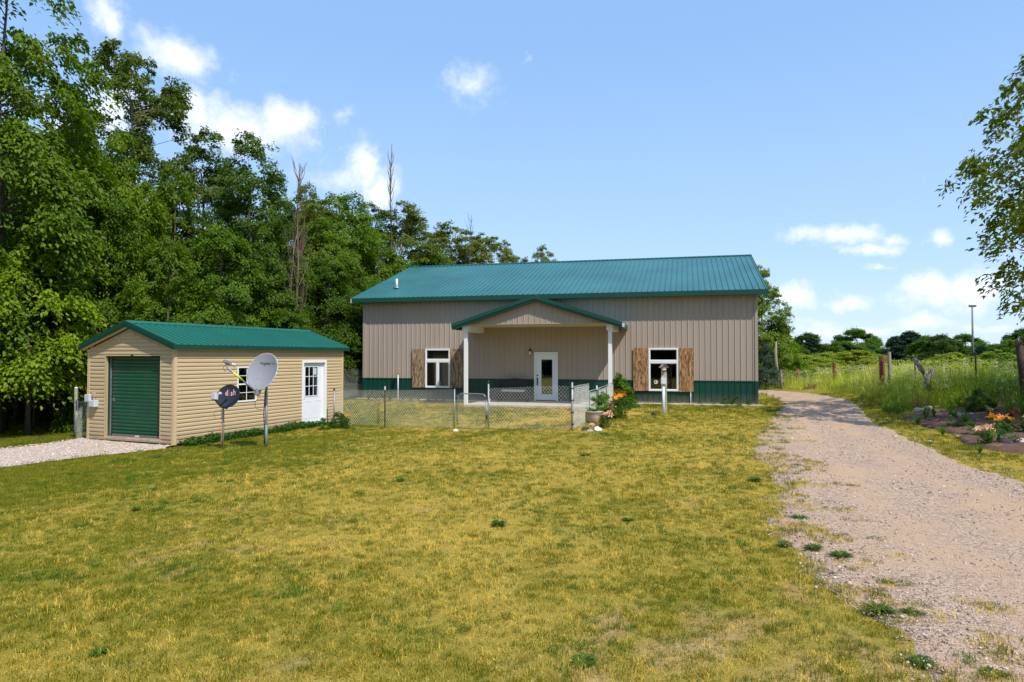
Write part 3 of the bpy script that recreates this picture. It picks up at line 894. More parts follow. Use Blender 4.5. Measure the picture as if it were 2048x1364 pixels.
mead_coll = proto_collection('meadow_tuft', [
    blade_clump('a', 40, .62, .010, .22, .35, B_MEADOW, 21), blade_clump('b', 40, .50, .012, .25, .55, B_MEADOW, 22),
    blade_clump('c', 30, .80, .007, .18, .25, B_MEADOW, 23, 0, (.5, .02)), flower_clump(24), blade_clump('e', 40, .42, .032, .24, .8, B_MEADOW, 25)])
MPn, MT, MS, MI = [], [], [], []
for (y0, y1, dens, sc) in ((14, 22, 26, .95), (22, 32, 20, 1.15), (32, 50, 9, 1.45), (50, 90, 1.5, 2.0), (90, 190, .25, 3.2)):
    x, y = scatter(8, y1 * .8 + 4, y0, y1, dens)
    ok = in_view(x, y, 2) & meadow_mask(x, y); x, y = x[ok], y[ok]
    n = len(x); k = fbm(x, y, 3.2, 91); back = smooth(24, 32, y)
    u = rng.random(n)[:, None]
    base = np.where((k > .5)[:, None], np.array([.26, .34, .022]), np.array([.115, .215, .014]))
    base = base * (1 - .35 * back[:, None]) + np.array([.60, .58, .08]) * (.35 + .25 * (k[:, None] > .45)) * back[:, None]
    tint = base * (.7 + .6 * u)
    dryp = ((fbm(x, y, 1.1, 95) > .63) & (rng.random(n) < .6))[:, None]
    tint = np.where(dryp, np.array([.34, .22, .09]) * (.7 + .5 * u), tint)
    idx = rng.choice([0, 0, 1, 2, 4, 4], n); fl = (fbm(x, y, 2.0, 97) > .48) & (rng.random(n) < .45); idx = np.where(fl, 3, idx)
    # growth stays low beside the mown verge
    xr = np.interp(y, RE[:, 1][np.argsort(RE[:, 1])], RE[:, 0][np.argsort(RE[:, 1])])
    low = .60 + .40 * smooth(.8, 2.6, x - xr)
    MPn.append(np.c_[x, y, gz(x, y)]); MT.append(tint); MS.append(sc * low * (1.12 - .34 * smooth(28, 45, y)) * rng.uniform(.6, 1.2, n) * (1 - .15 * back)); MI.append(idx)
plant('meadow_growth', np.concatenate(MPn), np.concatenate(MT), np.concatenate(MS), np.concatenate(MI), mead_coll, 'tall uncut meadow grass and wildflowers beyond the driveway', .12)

# ------------------------------------------------------------------ the barn
def w2(o, u, n, a, v):
    return (o[0] + u[0] * a + n[0] * v, o[1] + u[1] * a + n[1] * v)


def hit(o, n, px, py, v=0):
    """ray through a picture point onto the upright plane through o (+v along n): returns world point"""
    d = ray(px, py); p0 = np.array([0, 0, CAMZ])
    on = np.array([o[0] + n[0] * v, o[1] + n[1] * v])
    t = ((on - p0[:2]) @ n) / (d[:2] @ n)
    return p0 + d * t


def bu(px, py, v=0):
    p = hit(BO, BN, px, py, v); return float((p[:2] - BO) @ BU), float(p[2])


BROT = math.atan2(BU[1], BU[0])
WAINS, WALLH = .93, 4.46
ribs = lambda k, per=.2286: k * per
PW = .9144


def profile(x0, x1, per=.2286, w=.055, h=.022, minor=True, dx=0.0):
    """cross-section of ribbed sheet: list of (x, height)"""
    pts = {round(x0, 5): 0.0, round(x1, 5): 0.0}
    k = math.floor((x0 - dx) / per) - 1
    while k * per + dx < x1 + per:
        c = k * per + dx + per / 2
        for a, hh in ((-w / 2, 0), (-w / 5, h), (w / 5, h), (w / 2, 0)):
            if x0 < c + a < x1: pts[round(c + a, 5)] = hh
        if minor:
            for q in (-per / 3, per / 3):
                for a, hh in ((-.010, 0), (0, h * .22), (.010, 0)):
                    if x0 < c + q + a < x1: pts[round(c + q + a, 5)] = hh
        k += 1
    return sorted(pts.items())


def wall_sheet(name, mt, parent, x0, x1, z0, z1, holes=(), ztop=None, off=0.0, dx=0.0):
    """ribbed wall sheet in the barn's frame (x along wall, -y outwards), openings left out"""
    holes = [h for h in holes if h[0] < x1 and h[1] > x0 and h[2] < z1 and h[3] > z0]
    xs = profile(x0, x1, dx=dx)
    hx = [x for x, _ in xs]; hy = [y for _, y in xs]
    cuts = sorted(set(hx + [max(x0, min(x1, q)) for h in holes for q in h[:2]]))
    mb = MB()
    for a, b in zip(cuts[:-1], cuts[1:]):
        if b - a < 1e-5: continue
        ya, yb = np.interp(a, hx, hy) + off, np.interp(b, hx, hy) + off
        m_ = (a + b) / 2
        iv = [(z0, z1 if ztop is None else None)]
        spans = [(z0, z1)]
        for h in holes:
            if h[0] <= m_ <= h[1]:
                ns = []
                for s0, s1 in spans:
                    if h[2] > s0: ns.append((s0, min(s1, h[2])))
                    if h[3] < s1: ns.append((max(s0, h[3]), s1))
                spans = [q for q in ns if q[1] - q[0] > .01]
        for s0, s1 in spans:
            ta, tb = (s1, s1) if ztop is None else (ztop(a), ztop(b))
            mb.add([(a, -ya, s0), (b, -yb, s0), (b, -yb, tb), (a, -ya, ta)], [(0, 1, 2, 3)])
    return mb.build(name, mt, parent)


barn = thing('barn', 'large tan metal barn with dark green wainscot, green ribbed roof and gabled porch', 'barn', (BO[0], BO[1], 0), BROT)
# openings (u0, u1, z0, z1)
def rect(pa, pb, v=0):
    a, b = bu(*pa, v), bu(*pb, v); return (a[0], b[0], b[1], a[1])
WLr = rect((850.9, 697.8), (900.3, 775.9), .03); WRr = rect((1296.8, 696.3), (1357, 782.6), .03); DRr = rect((1068.3, 704.1), (1115.8, 803.8), .03)
DRr = (DRr[0], DRr[1], .0, DRr[3])
holes = [WLr, WRr, DRr]
k = 0; x = 0.0
while x < BL - .05:
    x1 = min(x + PW, BL)
    wall_sheet('wall_panel', M['tan'], barn, x, x1, WAINS, WALLH, holes, off=(.0015 if k % 2 else 0))
    wall_sheet('wainscot_panel', M['dgreen'], barn, x, x1, .06, WAINS - .02, holes, off=(.0035 if k % 2 else .002))
    x = x1; k += 1
# wainscot drip trim in three runs, broken at the openings
for a, b in ((0.02, WLr[0] - .001), (WLr[1] + .001, DRr[0]), (DRr[1], WRr[0]), (WRr[1], BL - .02)):
    MB().prism([(-.0, WAINS - .035), (-.035, WAINS - .03), (-.035, WAINS - .012), (0, WAINS + .01)], a, b, 'x').build('wainscot_trim', M['dgreen'], barn)
for a in (-.012, BL - .10):
    MB().box(a, a + .112, -.036, .0, WAINS + .0, WALLH).build('corner_trim', M['tan'], barn)
    MB().box(a, a + .112, -.038, .0, .05, WAINS - .002).build('corner_trim', M['dgreen'], barn)
# concealed shell: side and rear walls so that the building is whole
TAN = 1 / 3.0
sh_ = MB()
RZ0 = 4.42            # underside of roof at wall line
def gable_poly(y0, y1, z0, zt):
    ym = (y0 + y1) / 2; return [(y0, z0), (y1, z0), (y1, zt), (ym, zt + (ym - y0) * TAN), (y0, zt)]
for a, b in ((0.0, .02), (BL - .02, BL)):
    MB().prism([(y, z) for y, z in gable_poly(.01, BD, WAINS, RZ0)], a, b, 'x').build('side_wall', M['tan'], barn)
    MB().box(a - .003, b + .003, .01, BD, .03, WAINS).build('side_wainscot', M['dgreen'], barn)
MB().box(0.02, BL - .02, BD - .02, BD, .05, RZ0).build('rear_wall', M['tan'], barn)
MB().box(.02, BL - .02, 0.012, BD - .02, .0, .03).build('floor_slab', M['dark'], barn)
# roof: ridge at y = BD/2
OVE, OVR = .46, .36     # overhang at eave and rake
ZE = 4.56               # top surface at the eave edge
RUN = BD / 2 + OVE
SL_L = RUN * math.hypot(1, TAN)


def roof_sheet(name, mt, parent, x0, x1, flip, run, zE, y0, tan, h=.036, per=.2286, w=.042, dx=0.0, thick=True):
    xs = profile(x0, x1, per, w, h, False, dx)
    mb = MB(); c = 1 / math.hypot(1, tan); s = tan * c
    sg = 1 if not flip else -1
    def P(t, up): return (y0 + sg * (run * t - s * up), zE + run * tan * t + c * up)
    vs, fs = [], []
    for xx, hh in xs:
        for t in (0, 1):
            y, z = P(t, hh); vs.append((xx, y, z))
        for t in (0, 1):
            y, z = P(t, -.012); vs.append((xx, y, z))
    n = len(xs)
    for i in range(n - 1):
        a, b = 4 * i, 4 * (i + 1)
        q = [(a, b, b + 1, a + 1), (b + 2, a + 2, a + 3, b + 3), (a, a + 2, b + 2, b)]
        fs += q if not flip else [f[::-1] for f in q]
    mb.add(vs, fs)
    return mb.build(name, mt, parent)


x = -OVR; k = 0
while x < BL + OVR - .05:
    x1 = min(x + PW, BL + OVR)
    roof_sheet('roof_panel', M['roof'], barn, x, x1, False, RUN, ZE, -OVE, TAN)
    roof_sheet('roof_panel', M['roof'], barn, x, x1, True, RUN, ZE, BD + OVE, TAN)
    x = x1; k += 1
ZR = ZE + RUN * TAN
MB().prism([(BD / 2 - .16, ZR - .02), (BD / 2, ZR + .045), (BD / 2 + .16, ZR - .02), (BD / 2 + .16, ZR - .035), (BD / 2, ZR + .022), (BD / 2 - .16, ZR - .035)], -OVR - .02, BL + OVR + .02, 'x').build('ridge_cap', M['trim'], barn)
fz0, fz1 = ZE - .20, ZE - .014
for yy in (-OVE, BD + OVE - .03):
    MB().box(-OVR, BL + OVR, yy - .012, yy + .03, fz0, fz1).build('eave_fascia', M['trim'], barn)
MB().box(-OVR, BL + OVR, -OVE + .019, -.04, fz0 + .012, fz0 + .03).build('soffit', M['trim'], barn)
for xx in (-OVR - .02, BL + OVR - .01):
    for fl in (0, 1):
        ya, yb = (-OVE, BD / 2) if not fl else (BD + OVE, BD / 2)
        MB().prism([(ya, ZE + .02), (yb, ZR + .02), (yb, ZR - .20), (ya, ZE - .20)][::(1 if not fl else -1)], xx, xx + .03, 'x').build('rake_trim', M['trim'], barn)
for xx in ((-OVR + .01, 0), (BL, BL + OVR - .01)):
    MB().prism([(-OVE + .03, ZE - .20), (BD / 2, ZR - .21), (BD / 2, ZR - .19), (-OVE + .03, ZE - .18)], xx[0], xx[1], 'x').build('rake_soffit', M['trim'], barn)
MB().box(-OVR - .045, -OVR - .022, -OVE - .02, -OVE + .05, fz0 - .01, fz1).build('white_end_cap', M['white'], barn)['label'] = 'white fascia end cap at the left eave corner'
# vent pipe on the roof
vx = 1.05
pp = hit(BO, BN, 793.5, 577, -1.3); vx = float((pp[:2] - BO) @ BU); vy = 1.3
vz = ZE + (vy + OVE) * TAN
v = MB().tube([(vx, vy, vz - .05), (vx, vy, vz + .47)], .052, 12).build('vent_pipe', M['white'], barn, True)
MB().lathe([(.16, .0), (.10, .05), (.075, .07), (.07, .11)], 14, (vx, vy, vz + .01)).build('vent_boot', M['galv'], barn, True)
MB().box(-.2, BL + .15, -.32, -.045, -.10, -.005).build('gravel_drip_strip', mat('pale_drip_gravel', (.60, .54, .46), .9, 0, .35, 40, bump=1), barn)
MB().box(0.01, BL - .01, -.02, .0, -.3, .055).build('foundation', M['block'], barn)


def window(parent, r, name, label, sash, interior, mull=True, blinds=False):
    u0, u1, z0, z1 = r
    fw = .062; w = MB()
    zt0, zt1 = z1 - (z1 - z0) * .34, z1 - (z1 - z0) * .26
    zt0 = z0 + (z1 - z0) * sash[0]; zt1 = z0 + (z1 - z0) * sash[1]
    w.box(u0, u0 + fw, -.075, .05, z0, z1).box(u1 - fw, u1, -.075, .05, z0, z1)
    w.box(u0 + fw, u1 - fw, -.074, .05, z1 - fw, z1).box(u0 + fw, u1 - fw, -.074, .05, z0, z0 + fw * 1.1).box(u0 + fw, u1 - fw, -.072, .05, zt0, zt1)
    um = (u0 + u1) / 2
    if mull: w.box(um - .055, um + .055, -.070, .05, z0 + fw * 1.1, zt0)
    f = w.build(name, M['white'], parent, bevel=.006)
    if label: f['label'] = label
    sp = [(u0 + fw, u1 - fw, zt1, z1 - fw)]
    sp += [(u0 + fw, um - .055, z0 + fw * 1.1, zt0), (um + .055, u1 - fw, z0 + fw * 1.1, zt0)] if mull else [(u0 + fw, u1 - fw, z0 + fw * 1.1, zt0)]
    for a, b, c, d in sp:
        MB().box(a - .004, b + .004, -.040, -.034, c - .004, d + .004).build('pane', M['glass'], f)
        MB().box(a, a + .018, -.058, -.02, c, d).box(b - .018, b, -.058, -.02, c, d).box(a + .018, b - .018, -.057, -.02, c, c + .018).box(a + .018, b - .018, -.057, -.02, d - .018, d).build('sash', M['white'], f)
        if blinds:
            bm_ = MB(); z = c
            while z < d:
                bm_.add([(a, .02, z), (b, .02, z), (b, .035, z + .028), (a, .035, z + .028)], [(0, 1, 2, 3)]); z += .03
            bm_.build('blind', M['blind'], f)
    # the room behind
    MB().add([(u0, 1.6, z0), (u1, 1.6, z0), (u1, 1.6, z1), (u0, 1.6, z1), (u0, .06, z0), (u1, .06, z0), (u1, .06, z1), (u0, .06, z1)],
             [(0, 1, 2, 3), (4, 5, 1, 0), (5, 6, 2, 1), (6, 7, 3, 2), (7, 4, 0, 3)]).build('room_interior', interior, f)
    return f


winL = window(barn, WLr, 'window', 'white window with dark blinds between knotty grey-brown shutters, left of the porch', (.655, .735), M['dark'], True, True)
winR = window(barn, WRr, 'window', 'white window between warm brown shutters, right of the porch', (.645, .72), M['dark'], True)
# things seen through the right window: a round decal on the glass and a hanging ornament
dz = bu(1312, 764, .04)
dec = MB().tube([(dz[0], -.047, dz[1]), (dz[0], -.043, dz[1])], .082, 20)
d_ = dec.build('round_sticker', mat('pink_white_sticker', (.70, .62, .60), .6), winR)
MB().box(dz[0] - .05, dz[0] + .01, -.049, -.0475, dz[1] - .02, dz[1] + .035).build('sticker_print', M['inkb'], winR)
oz = bu(1337, 760, -.1)
MB().lathe([(.004, -.14), (.035, -.12), (.03, -.04), (.012, .0), (.035, .02), (.012, .04), (.004, .10)], 10, (oz[0], .12, oz[1])).build('hanging_ornament', M['greydish'], winR, True)


def shutter(parent, r, mt, label):
    u0, u1, z0, z1 = r; n = 3; w = (u1 - u0) / n
    root = empty_part('shutter', parent, (0, 0, 0), (0, 0, 0))
    for zb in (z0 + .12, z1 - .2): MB().box(u0 + .03, u1 - .03, -.045, -.026, zb, zb + .08).build('batten', mt, root)
    root['label'] = label
    for k in range(n):
        MB().box(u0 + k * w + .0025, u0 + (k + 1) * w - .0025, -.082 - .002 * (k % 2), -.046, z0 + .004 * ((k * 7) % 3), z1 - .004 * ((k * 5) % 3)).build('plank', mt, root, bevel=.003)
    return root


a = bu(824.4, 698, .07)[0]; shutter(barn, (a, WLr[0] - .01, WLr[2], WLr[3] - .0), M['ply'], 'knotty weathered shutter left of the left window')
b = bu(925.5, 698, .07)[0]; shutter(barn, (WLr[1] + .01, b, WLr[2], WLr[3]), M['ply'], 'knotty weathered shutter right of the left window')
a = bu(1266.5, 698, .07)[0]; shutter(barn, (a, WRr[0] - .01, WRr[2], WRr[3]), M['ply2'], 'brown streaked shutter left of the right window')
b = bu(1387, 698, .07)[0]; shutter(barn, (WRr[1] + .01, b, WRr[2] - .02, WRr[3]), M['ply2'], 'golden brown shutter right of the right window')

# front door
u0, u1, z0, z1 = DRr
fr = MB().box(u0, u0 + .075, -.06, .1, 0, z1).box(u1 - .075, u1, -.06, .1, 0, z1).box(u0 + .075, u1 - .075, -.059, .1, z1 - .075, z1).build('door_frame', M['white'], barn, bevel=.005)
du0, du1, dz1 = u0 + .085, u1 - .085, z1 - .085
ga, gb = bu(1083, 719, 0), bu(1105, 788.8, 0)
g0, g1, gz0, gz1 = ga[0], gb[0], gb[1], ga[1]
dd = MB().box(du0, g0, -.03, .015, .05, dz1).box(g1, du1, -.03, .015, .05, dz1).box(g0, g1, -.03, .015, .05, gz0).box(g0, g1, -.03, .015, gz1, dz1)
door = dd.build('door', M['doorwhite'], barn); door['label'] = 'white entry door with a tall glass lite under the porch'
gf = .035
MB().box(g0 - gf, g0, -.042, -.0305, gz0 - gf, gz1 + gf).box(g1, g1 + gf, -.042, -.0305, gz0 - gf, gz1 + gf).box(g0, g1, -.0415, -.0305, gz0 - gf, gz0).box(g0, g1, -.0415, -.0305, gz1, gz1 + gf).build('lite_frame', M['doorwhite'], door, bevel=.004)
MB().box(g0, g1, -.020, -.014, gz0, gz1).build('door_pane', M['glassd'], door)
MB().box(g0 + .01, g1 - .01, -.010, .005, gz1 - .07, gz1 - .005).build('blind_head', M['meter'], door)
MB().box(u0 + .1, u1 - .1, .25, .3, 0.05, dz1).build('dark_hall', M['dark'], door)
hx = bu(1075.2, 760, 0)[0]
MB().tube([(hx, -.03, 1.10), (hx, -.055, 1.10)], .033, 14).build('deadbolt', M['iron'], door)
MB().lathe([(.034, .0), (.034, .04), (.02, .05), (.02, .06)], 12, (hx, -.045, .93)).box(hx - .022, hx + .022, -.05, -.032, .66, .95).tube([(hx, -.05, .92), (hx + .005, -.10, .88), (hx + .005, -.10, .76), (hx, -.05, .72)], .011, 8).build('door_handle', M['iron'], door)
MB().box(u0 + .0755, u1 - .0755, -.09, .0, .015, .048).build('threshold', M['copper'], door)

# wall lamp by the door
lu, lz = bu(1060, 704, .08)
lamp = MB().box(lu - .04, lu + .04, -.05, -.024, lz + .00, lz + .13).build('wall_lamp', M['copper'], barn)
MB().tube([(lu, -.05, lz + .09), (lu, -.13, lz + .12), (lu, -.13, lz + .06)], .012, 8).build('lamp_arm', M['copper'], lamp, True)
MB().lathe([(.075, .0), (.06, .03), (.02, .07), (.008, .10)], 10, (lu, -.13, lz + .045)).build('lamp_cap', M['copper'], lamp, True)
MB().lathe([(.05, -.0), (.055, .015), (.02, .02)], 10, (lu, -.13, lz - .135)).build('lamp_base', M['copper'], lamp, True)
MB().lathe([(.045, -.11), (.055, -.05), (.05, .04), (.03, .05)], 10, (lu, -.13, lz)).build('lamp_shade', M['lampglass'], lamp, True)

# porch
P0, P1 = bu(932, 740, 2.2)[0], bu(1220.5, 740, 2.2)[0]   # post centres
PD = 2.2; pz = 3.20
for pu, nm in ((P0, 'left'), (P1, 'right')):
    po = MB().box(pu - .072, pu + .072, -PD - .072, -PD + .072, -.09, 2.93).build('porch_post', M['white'], barn, bevel=.006)
for pu in (P0, P1):
    MB().box(pu - .13, pu + .13, -PD - .13, -.04, 2.93, 3.17).build('porch_beam', M['white'], barn, bevel=.008)
PM = (P0 + P1) / 2; HS = (P1 - P0) / 2 + .50; PZE = 3.20; PT = .335; pfr = -PD - .38
PZP = 4.30
PT = (PZP - PZE) / HS
# ceiling with white strips, then the gable front of ribbed sheet
for k in range(12):
    a = P0 - .1 + k * (P1 - P0 + .2) / 12; b = a + (P1 - P0 + .2) / 12 - .006
    MB().box(a, b, -PD + .13, -.04, 3.172, 3.185).build('ceiling_board', M['soffit'], barn)
MB().box(P0 - .13, P1 + .13, -PD - .13, -PD + .125, 3.186, 3.215).build('header_soffit', M['soffit'], barn)
gx0, gx1 = P0 - .13, P1 + .13
x = gx0; k = 0
top = lambda q: PZE + (HS - abs(q - PM)) * PT - .02
while x < gx1 - .02:
    x1 = min(x + PW, gx1)
    if x < PM < x1: # break the sheet at the peak
        for q0, q1 in ((x, PM), (PM, x1)):
            o = wall_sheet('gable_panel', M['tan'], barn, q0, q1, 3.21, 9, ztop=top, dx=.05)
            o.location.y = -PD - .13
    else:
        o = wall_sheet('gable_panel', M['tan'], barn, x, x1, 3.21, 9, ztop=top, dx=.05, off=.001 * (k % 2)); o.location.y = -PD - .13
    x = x1; k += 1
MB().box(gx0, gx1, -PD - .150, -PD - .125, 3.195, 3.235).build('gable_base_trim', M['tan'], barn)
# porch roof, two slopes
for sg in (-1, 1):
    e = PM + sg * HS
    vs = [(PM, pfr, PZP), (e, pfr, PZE), (e, .0, PZE), (PM, .0, PZP)]
    lo = [(a, b, c - .02) for a, b, c in vs]
    fs = [(0, 1, 2, 3), (7, 6, 5, 4), (0, 4, 5, 1), (1, 5, 6, 2)]
    if sg > 0: pass
    mb = MB().add(vs + lo, fs)
    # ribs down the slope
    yy = pfr + .1
    while yy < -.1:
        n = Vector((sg * PT, 0, 1)).normalized() * .022
        mb.add([(PM, yy - .02, PZP), (e, yy - .02, PZE), (e, yy + .02, PZE), (PM, yy + .02, PZP), (PM + n.x, yy, PZP + n.z), (e + n.x, yy, PZE + n.z)], [(0, 1, 5, 4), (3, 4, 5, 2)])
        yy += .2286
    mb.build('porch_roof', M['roof'], barn)
    # two-step rake trim
    tz = .0
    m1 = MB().prism([(PM, PZP + .035), (e, PZE + .035), (e, PZE - .11), (PM, PZP - .11)][::(1 if sg > 0 else -1)], pfr - .03, pfr - .002, 'y')
    m1.build('porch_rake_trim', M['trim'], barn)
    ei = PM + sg * (HS - .02)
    MB().prism([(PM, PZP - .112), (ei, PZE - .105), (ei, PZE - .20), (PM, PZP - .205)][::(1 if sg > 0 else -1)], pfr + .012, pfr + .045, 'y').build('porch_rake_trim', M['trim'], barn)
    MB().prism([(PM, PZP - .190), (ei, PZE - .185), (ei, PZE - .198), (PM, PZP - .203)][::(1 if sg > 0 else -1)], pfr + .046, -PD - .152, 'y').build('porch_rake_soffit', M['trim'], barn)
    MB().box(min(e, e - sg * .03), max(e, e - sg * .03), pfr + .05, -.03, PZE - .19, PZE - .022).build('porch_eave_fascia', M['trim'], barn)
MB().prism([(PM - .13, PZP - .01), (PM, PZP + .06), (PM + .13, PZP - .01), (PM, PZP + .045)], pfr - .035, 0, 'y').build('porch_ridge_cap', M['trim'], barn)
MB().box(PM + HS + .0, PM + HS + .09, pfr - .02, pfr + .02, PZE - .16, PZE - .02).build('bent_end_cap', M['meter'], barn)['label'] = 'pale loose fascia end at the porch roof right tip'
# slab
sl_ = MB()
sl0, sl1 = P0 + .05, P1 + .25
MB().box(sl0, sl1, -PD - .28, -.04, -.22, -.02).build('porch_slab', M['concrete'], barn, bevel=.01)
PORCH[:] = [sl0, sl1]

# ------------------------------------------------------------------ the shed: x along front from the near corner leftwards? use own frame per wall
SROT = math.atan2(SS[1], SS[0])
# frame: x along the long side (away), y to the left (along the front), z up, origin near corner at base
shed = thing('garden_shed', 'small tan sided shed with green metal roof and green roll-up door', 'shed', (SO[0], SO[1], SBASE), SROT)
# local: x = SS, y = rot90(SS) = (-.924,.383) = SF
WH = 2.68


def sfr(px, py, v=0):       # front wall: distance left of the corner, height
    p = hit(SO, -SS, px, py, v); return float((p[:2] - SO) @ SF), float(p[2] - SBASE)


def ssd(px, py, v=0):       # side wall: distance from the corner, height
    p = hit(SO, -SF, px, py, v); return float((p[:2] - SO) @ SS), float(p[2] - SBASE)


fd1, fdt = sfr(213, 712); fd0, _ = sfr(322, 712); _, fdb = sfr(322, 880)
fd0, fd1 = min(fd0, fd1), max(fd0, fd1)
FD = (fd0, fd1, .10, fdt)
sw0, swt = ssd(473.4, 733.2); sw1, swb = ssd(511.2, 801.6)
SWN = (sw0, sw1, swb, swt)
sd0, sdt = ssd(603.1, 720.8); sd1, _ = ssd(651.6, 721)
SDR = (sd0, sd1, .06, sdt)
EXPO = .1143
SRIDGE = WH + .05 + (SW / 2 + .18) * .345


def course(parent, side, a, b, z, slope=None):
    """one lap-siding board; side wall: along x at y=0 facing -y; front wall: along y at x=0 facing -x"""
    d0, d1, d2 = .004, .018, .010
    d1 = .027; d2 = .012
    prof = [(.0, z), (-d1, z), (-d1 + .001, z + EXPO * .50), (-d2, z + EXPO * .66), (-d0, z + EXPO + .003), (.0, z + EXPO + .003)]
    mb = MB()
    def ends(q, zz):
        return q
    if slope is None:
        a0 = a1 = a; b0 = b1 = b
    n = len(prof)
    if side == 's':
        vs = [(a, y, zz) for y, zz in prof] + [(b, y, zz) for y, zz in prof]
    else:
        la = [a] * n; lb = [b] * n
        if slope: la = [slope(zz)[0] for _, zz in prof]; lb = [slope(zz)[1] for _, zz in prof]
        vs = [(y, la[i], zz) for i, (y, zz) in enumerate(prof)] + [(y, lb[i], zz) for i, (y, zz) in enumerate(prof)]
    fs = [tuple(range(n))[::-1], tuple(range(n, 2 * n))] + [(i, (i + 1) % n, (i + 1) % n + n, i + n) for i in range(n)]
    if side == 'f': fs = [f[::-1] for f in fs]
    mb.add(vs, fs)
    return mb.build('siding_board', M['siding'], parent)


def runs(z, a, b, hs):
    out = [(a, b)]
    for h in hs:
        if h[2] < z + EXPO * .6 and h[3] > z + EXPO * .4:
            nn = []
            for s, e in out:
                if h[0] > s: nn.append((s, min(e, h[0])))
                if h[1] < e: nn.append((max(s, h[1]), e))
            out = [q for q in nn if q[1] - q[0] > .03]
    return out


z = .02
ymid = SW / 2
while z < WH - .02:
    for a, b in runs(z, .075, SL - .075, [SWN, SDR]): course(shed, 's', a, b, z)
    for a, b in runs(z, .075, SW - .075, [FD]): course(shed, 'f', a, b, z)
    z += EXPO
while z < SRIDGE - .22:
    lim = lambda zz: (min(ymid - .01, max(.02, (zz - WH + .09) / .345)), max(ymid + .01, SW - max(.02, (zz - WH + .09) / .345)))
    course(shed, 'f', 0, 0, z, lim); z += EXPO
# backing walls (with openings), corners
bk = MB()
def wallbox(x0, x1, z0, z1): bk.box(x0, x1, .001, .05, z0, z1)
for (a, b) in ((.0, SWN[0]), (SWN[1], SDR[0]), (SDR[1], SL)): wallbox(a, b, 0, WH)
wallbox(SWN[0], SWN[1], 0, SWN[2]); wallbox(SWN[0], SWN[1], SWN[3], WH); wallbox(SDR[0], SDR[1], SDR[3], WH)
bk.build('side_wall', M['siding'], shed)
bf = MB().box(.001, .05, .051, FD[0], 0, WH).box(.001, .05, FD[1], SW - .05, 0, WH).box(.001, .05, FD[0], FD[1], FD[3], WH)
bf.add([(.001, .0, WH), (.001, SW, WH), (.001, ymid, SRIDGE - .1), (.05, .0, WH), (.05, SW, WH), (.05, ymid, SRIDGE - .1)], [(0, 2, 1), (3, 4, 5)])
bf.build('front_wall', M['siding'], shed)
MB().box(.05, SL, SW - .05, SW, 0, WH).box(SL - .05, SL, .05, SW - .05, 0, WH).build('rear_wall', M['siding'], shed)
MB().box(.08, SL - .08, .08, SW - .08, .02, .06).build('shed_floor', M['dark'], shed)
for cx, cy in ((0, 0), (0, SW), (SL, 0)):
    sx = 1 if cx == 0 else -1; sy = 1 if cy == 0 else -1
    m_ = MB()
    e = .030
    xa, xb = sorted((cx - sx * e, cx + sx * .075)); ya, yb = sorted((cy - sy * e, cy - sy * .0))
    m_.box(xa, xb, ya, yb, -.02, WH - .0)
    xa, xb = sorted((cx - sx * e, cx - sx * .0)); ya, yb = sorted((cy + sy * .0005, cy + sy * .075))
    m_.box(xa, xb, ya, yb, -.02, WH - .0)
    m_.build('corner_post', M['corner'], shed, bevel=.006)
MB().box(.0, SL, .01, SW, -.35, .018).build('foundation', M['rubber'], shed)
# roof
OH = .17; sE = WH + .13; sT = .345
x = -OH
while x < SL + OH - .03:
    x1 = min(x + PW, SL + OH)
    roof_sheet('roof_panel', M['roof2'], shed, x, x1, False, SW / 2 + OH, sE, -OH, sT, .040, w=.042)
    roof_sheet('roof_panel', M['roof2'], shed, x, x1, True, SW / 2 + OH, sE, SW + OH, sT, .040, w=.042)
    x = x1
sR = sE + (SW / 2 + OH) * sT
MB().prism([(ymid - .15, sR - .02), (ymid, sR + .05), (ymid + .15, sR - .02), (ymid + .15, sR - .035), (ymid, sR + .03), (ymid - .15, sR - .035)], -OH - .02, SL + OH + .02, 'x').build('ridge_cap', M['roof2'], shed)
for yy in (-OH - .022, SW + OH - .003): MB().box(-OH, SL + OH, yy, yy + .025, sE - .125, sE - .012).build('eave_fascia', M['dgreen'], shed)
MB().box(-OH, SL + OH, -OH + .004, -.031, sE - .12, sE - .105).build('soffit', M['trim'], shed)
for xx in (-OH - .03, SL + OH + .002):
    for fl in (0, 1):
        ya = -OH - .02 if not fl else SW + OH + .02
        MB().prism([(ya, sE + .025), (ymid, sR + .04), (ymid, sR - .085), (ya, sE - .10)][::(1 if not fl else -1)], xx, xx + .026, 'x').build('rake_trim', M['trim'], shed)
        MB().prism([(ya, sE - .102), (ymid, sR - .087), (ymid, sR - .15), (ya, sE - .155)][::(1 if not fl else -1)], xx + .008, xx + .028, 'x').build('rake_trim', M['dgreen'], shed)
for fl in (0, 1):
    ya = -OH if not fl else SW + OH
    MB().prism([(ya, sE - .13), (ymid, sR - .13), (ymid, sR - .145), (ya, sE - .145)][::(1 if not fl else -1)], -OH - .0, -.02, 'x').build('rake_soffit', M['corner'], shed)
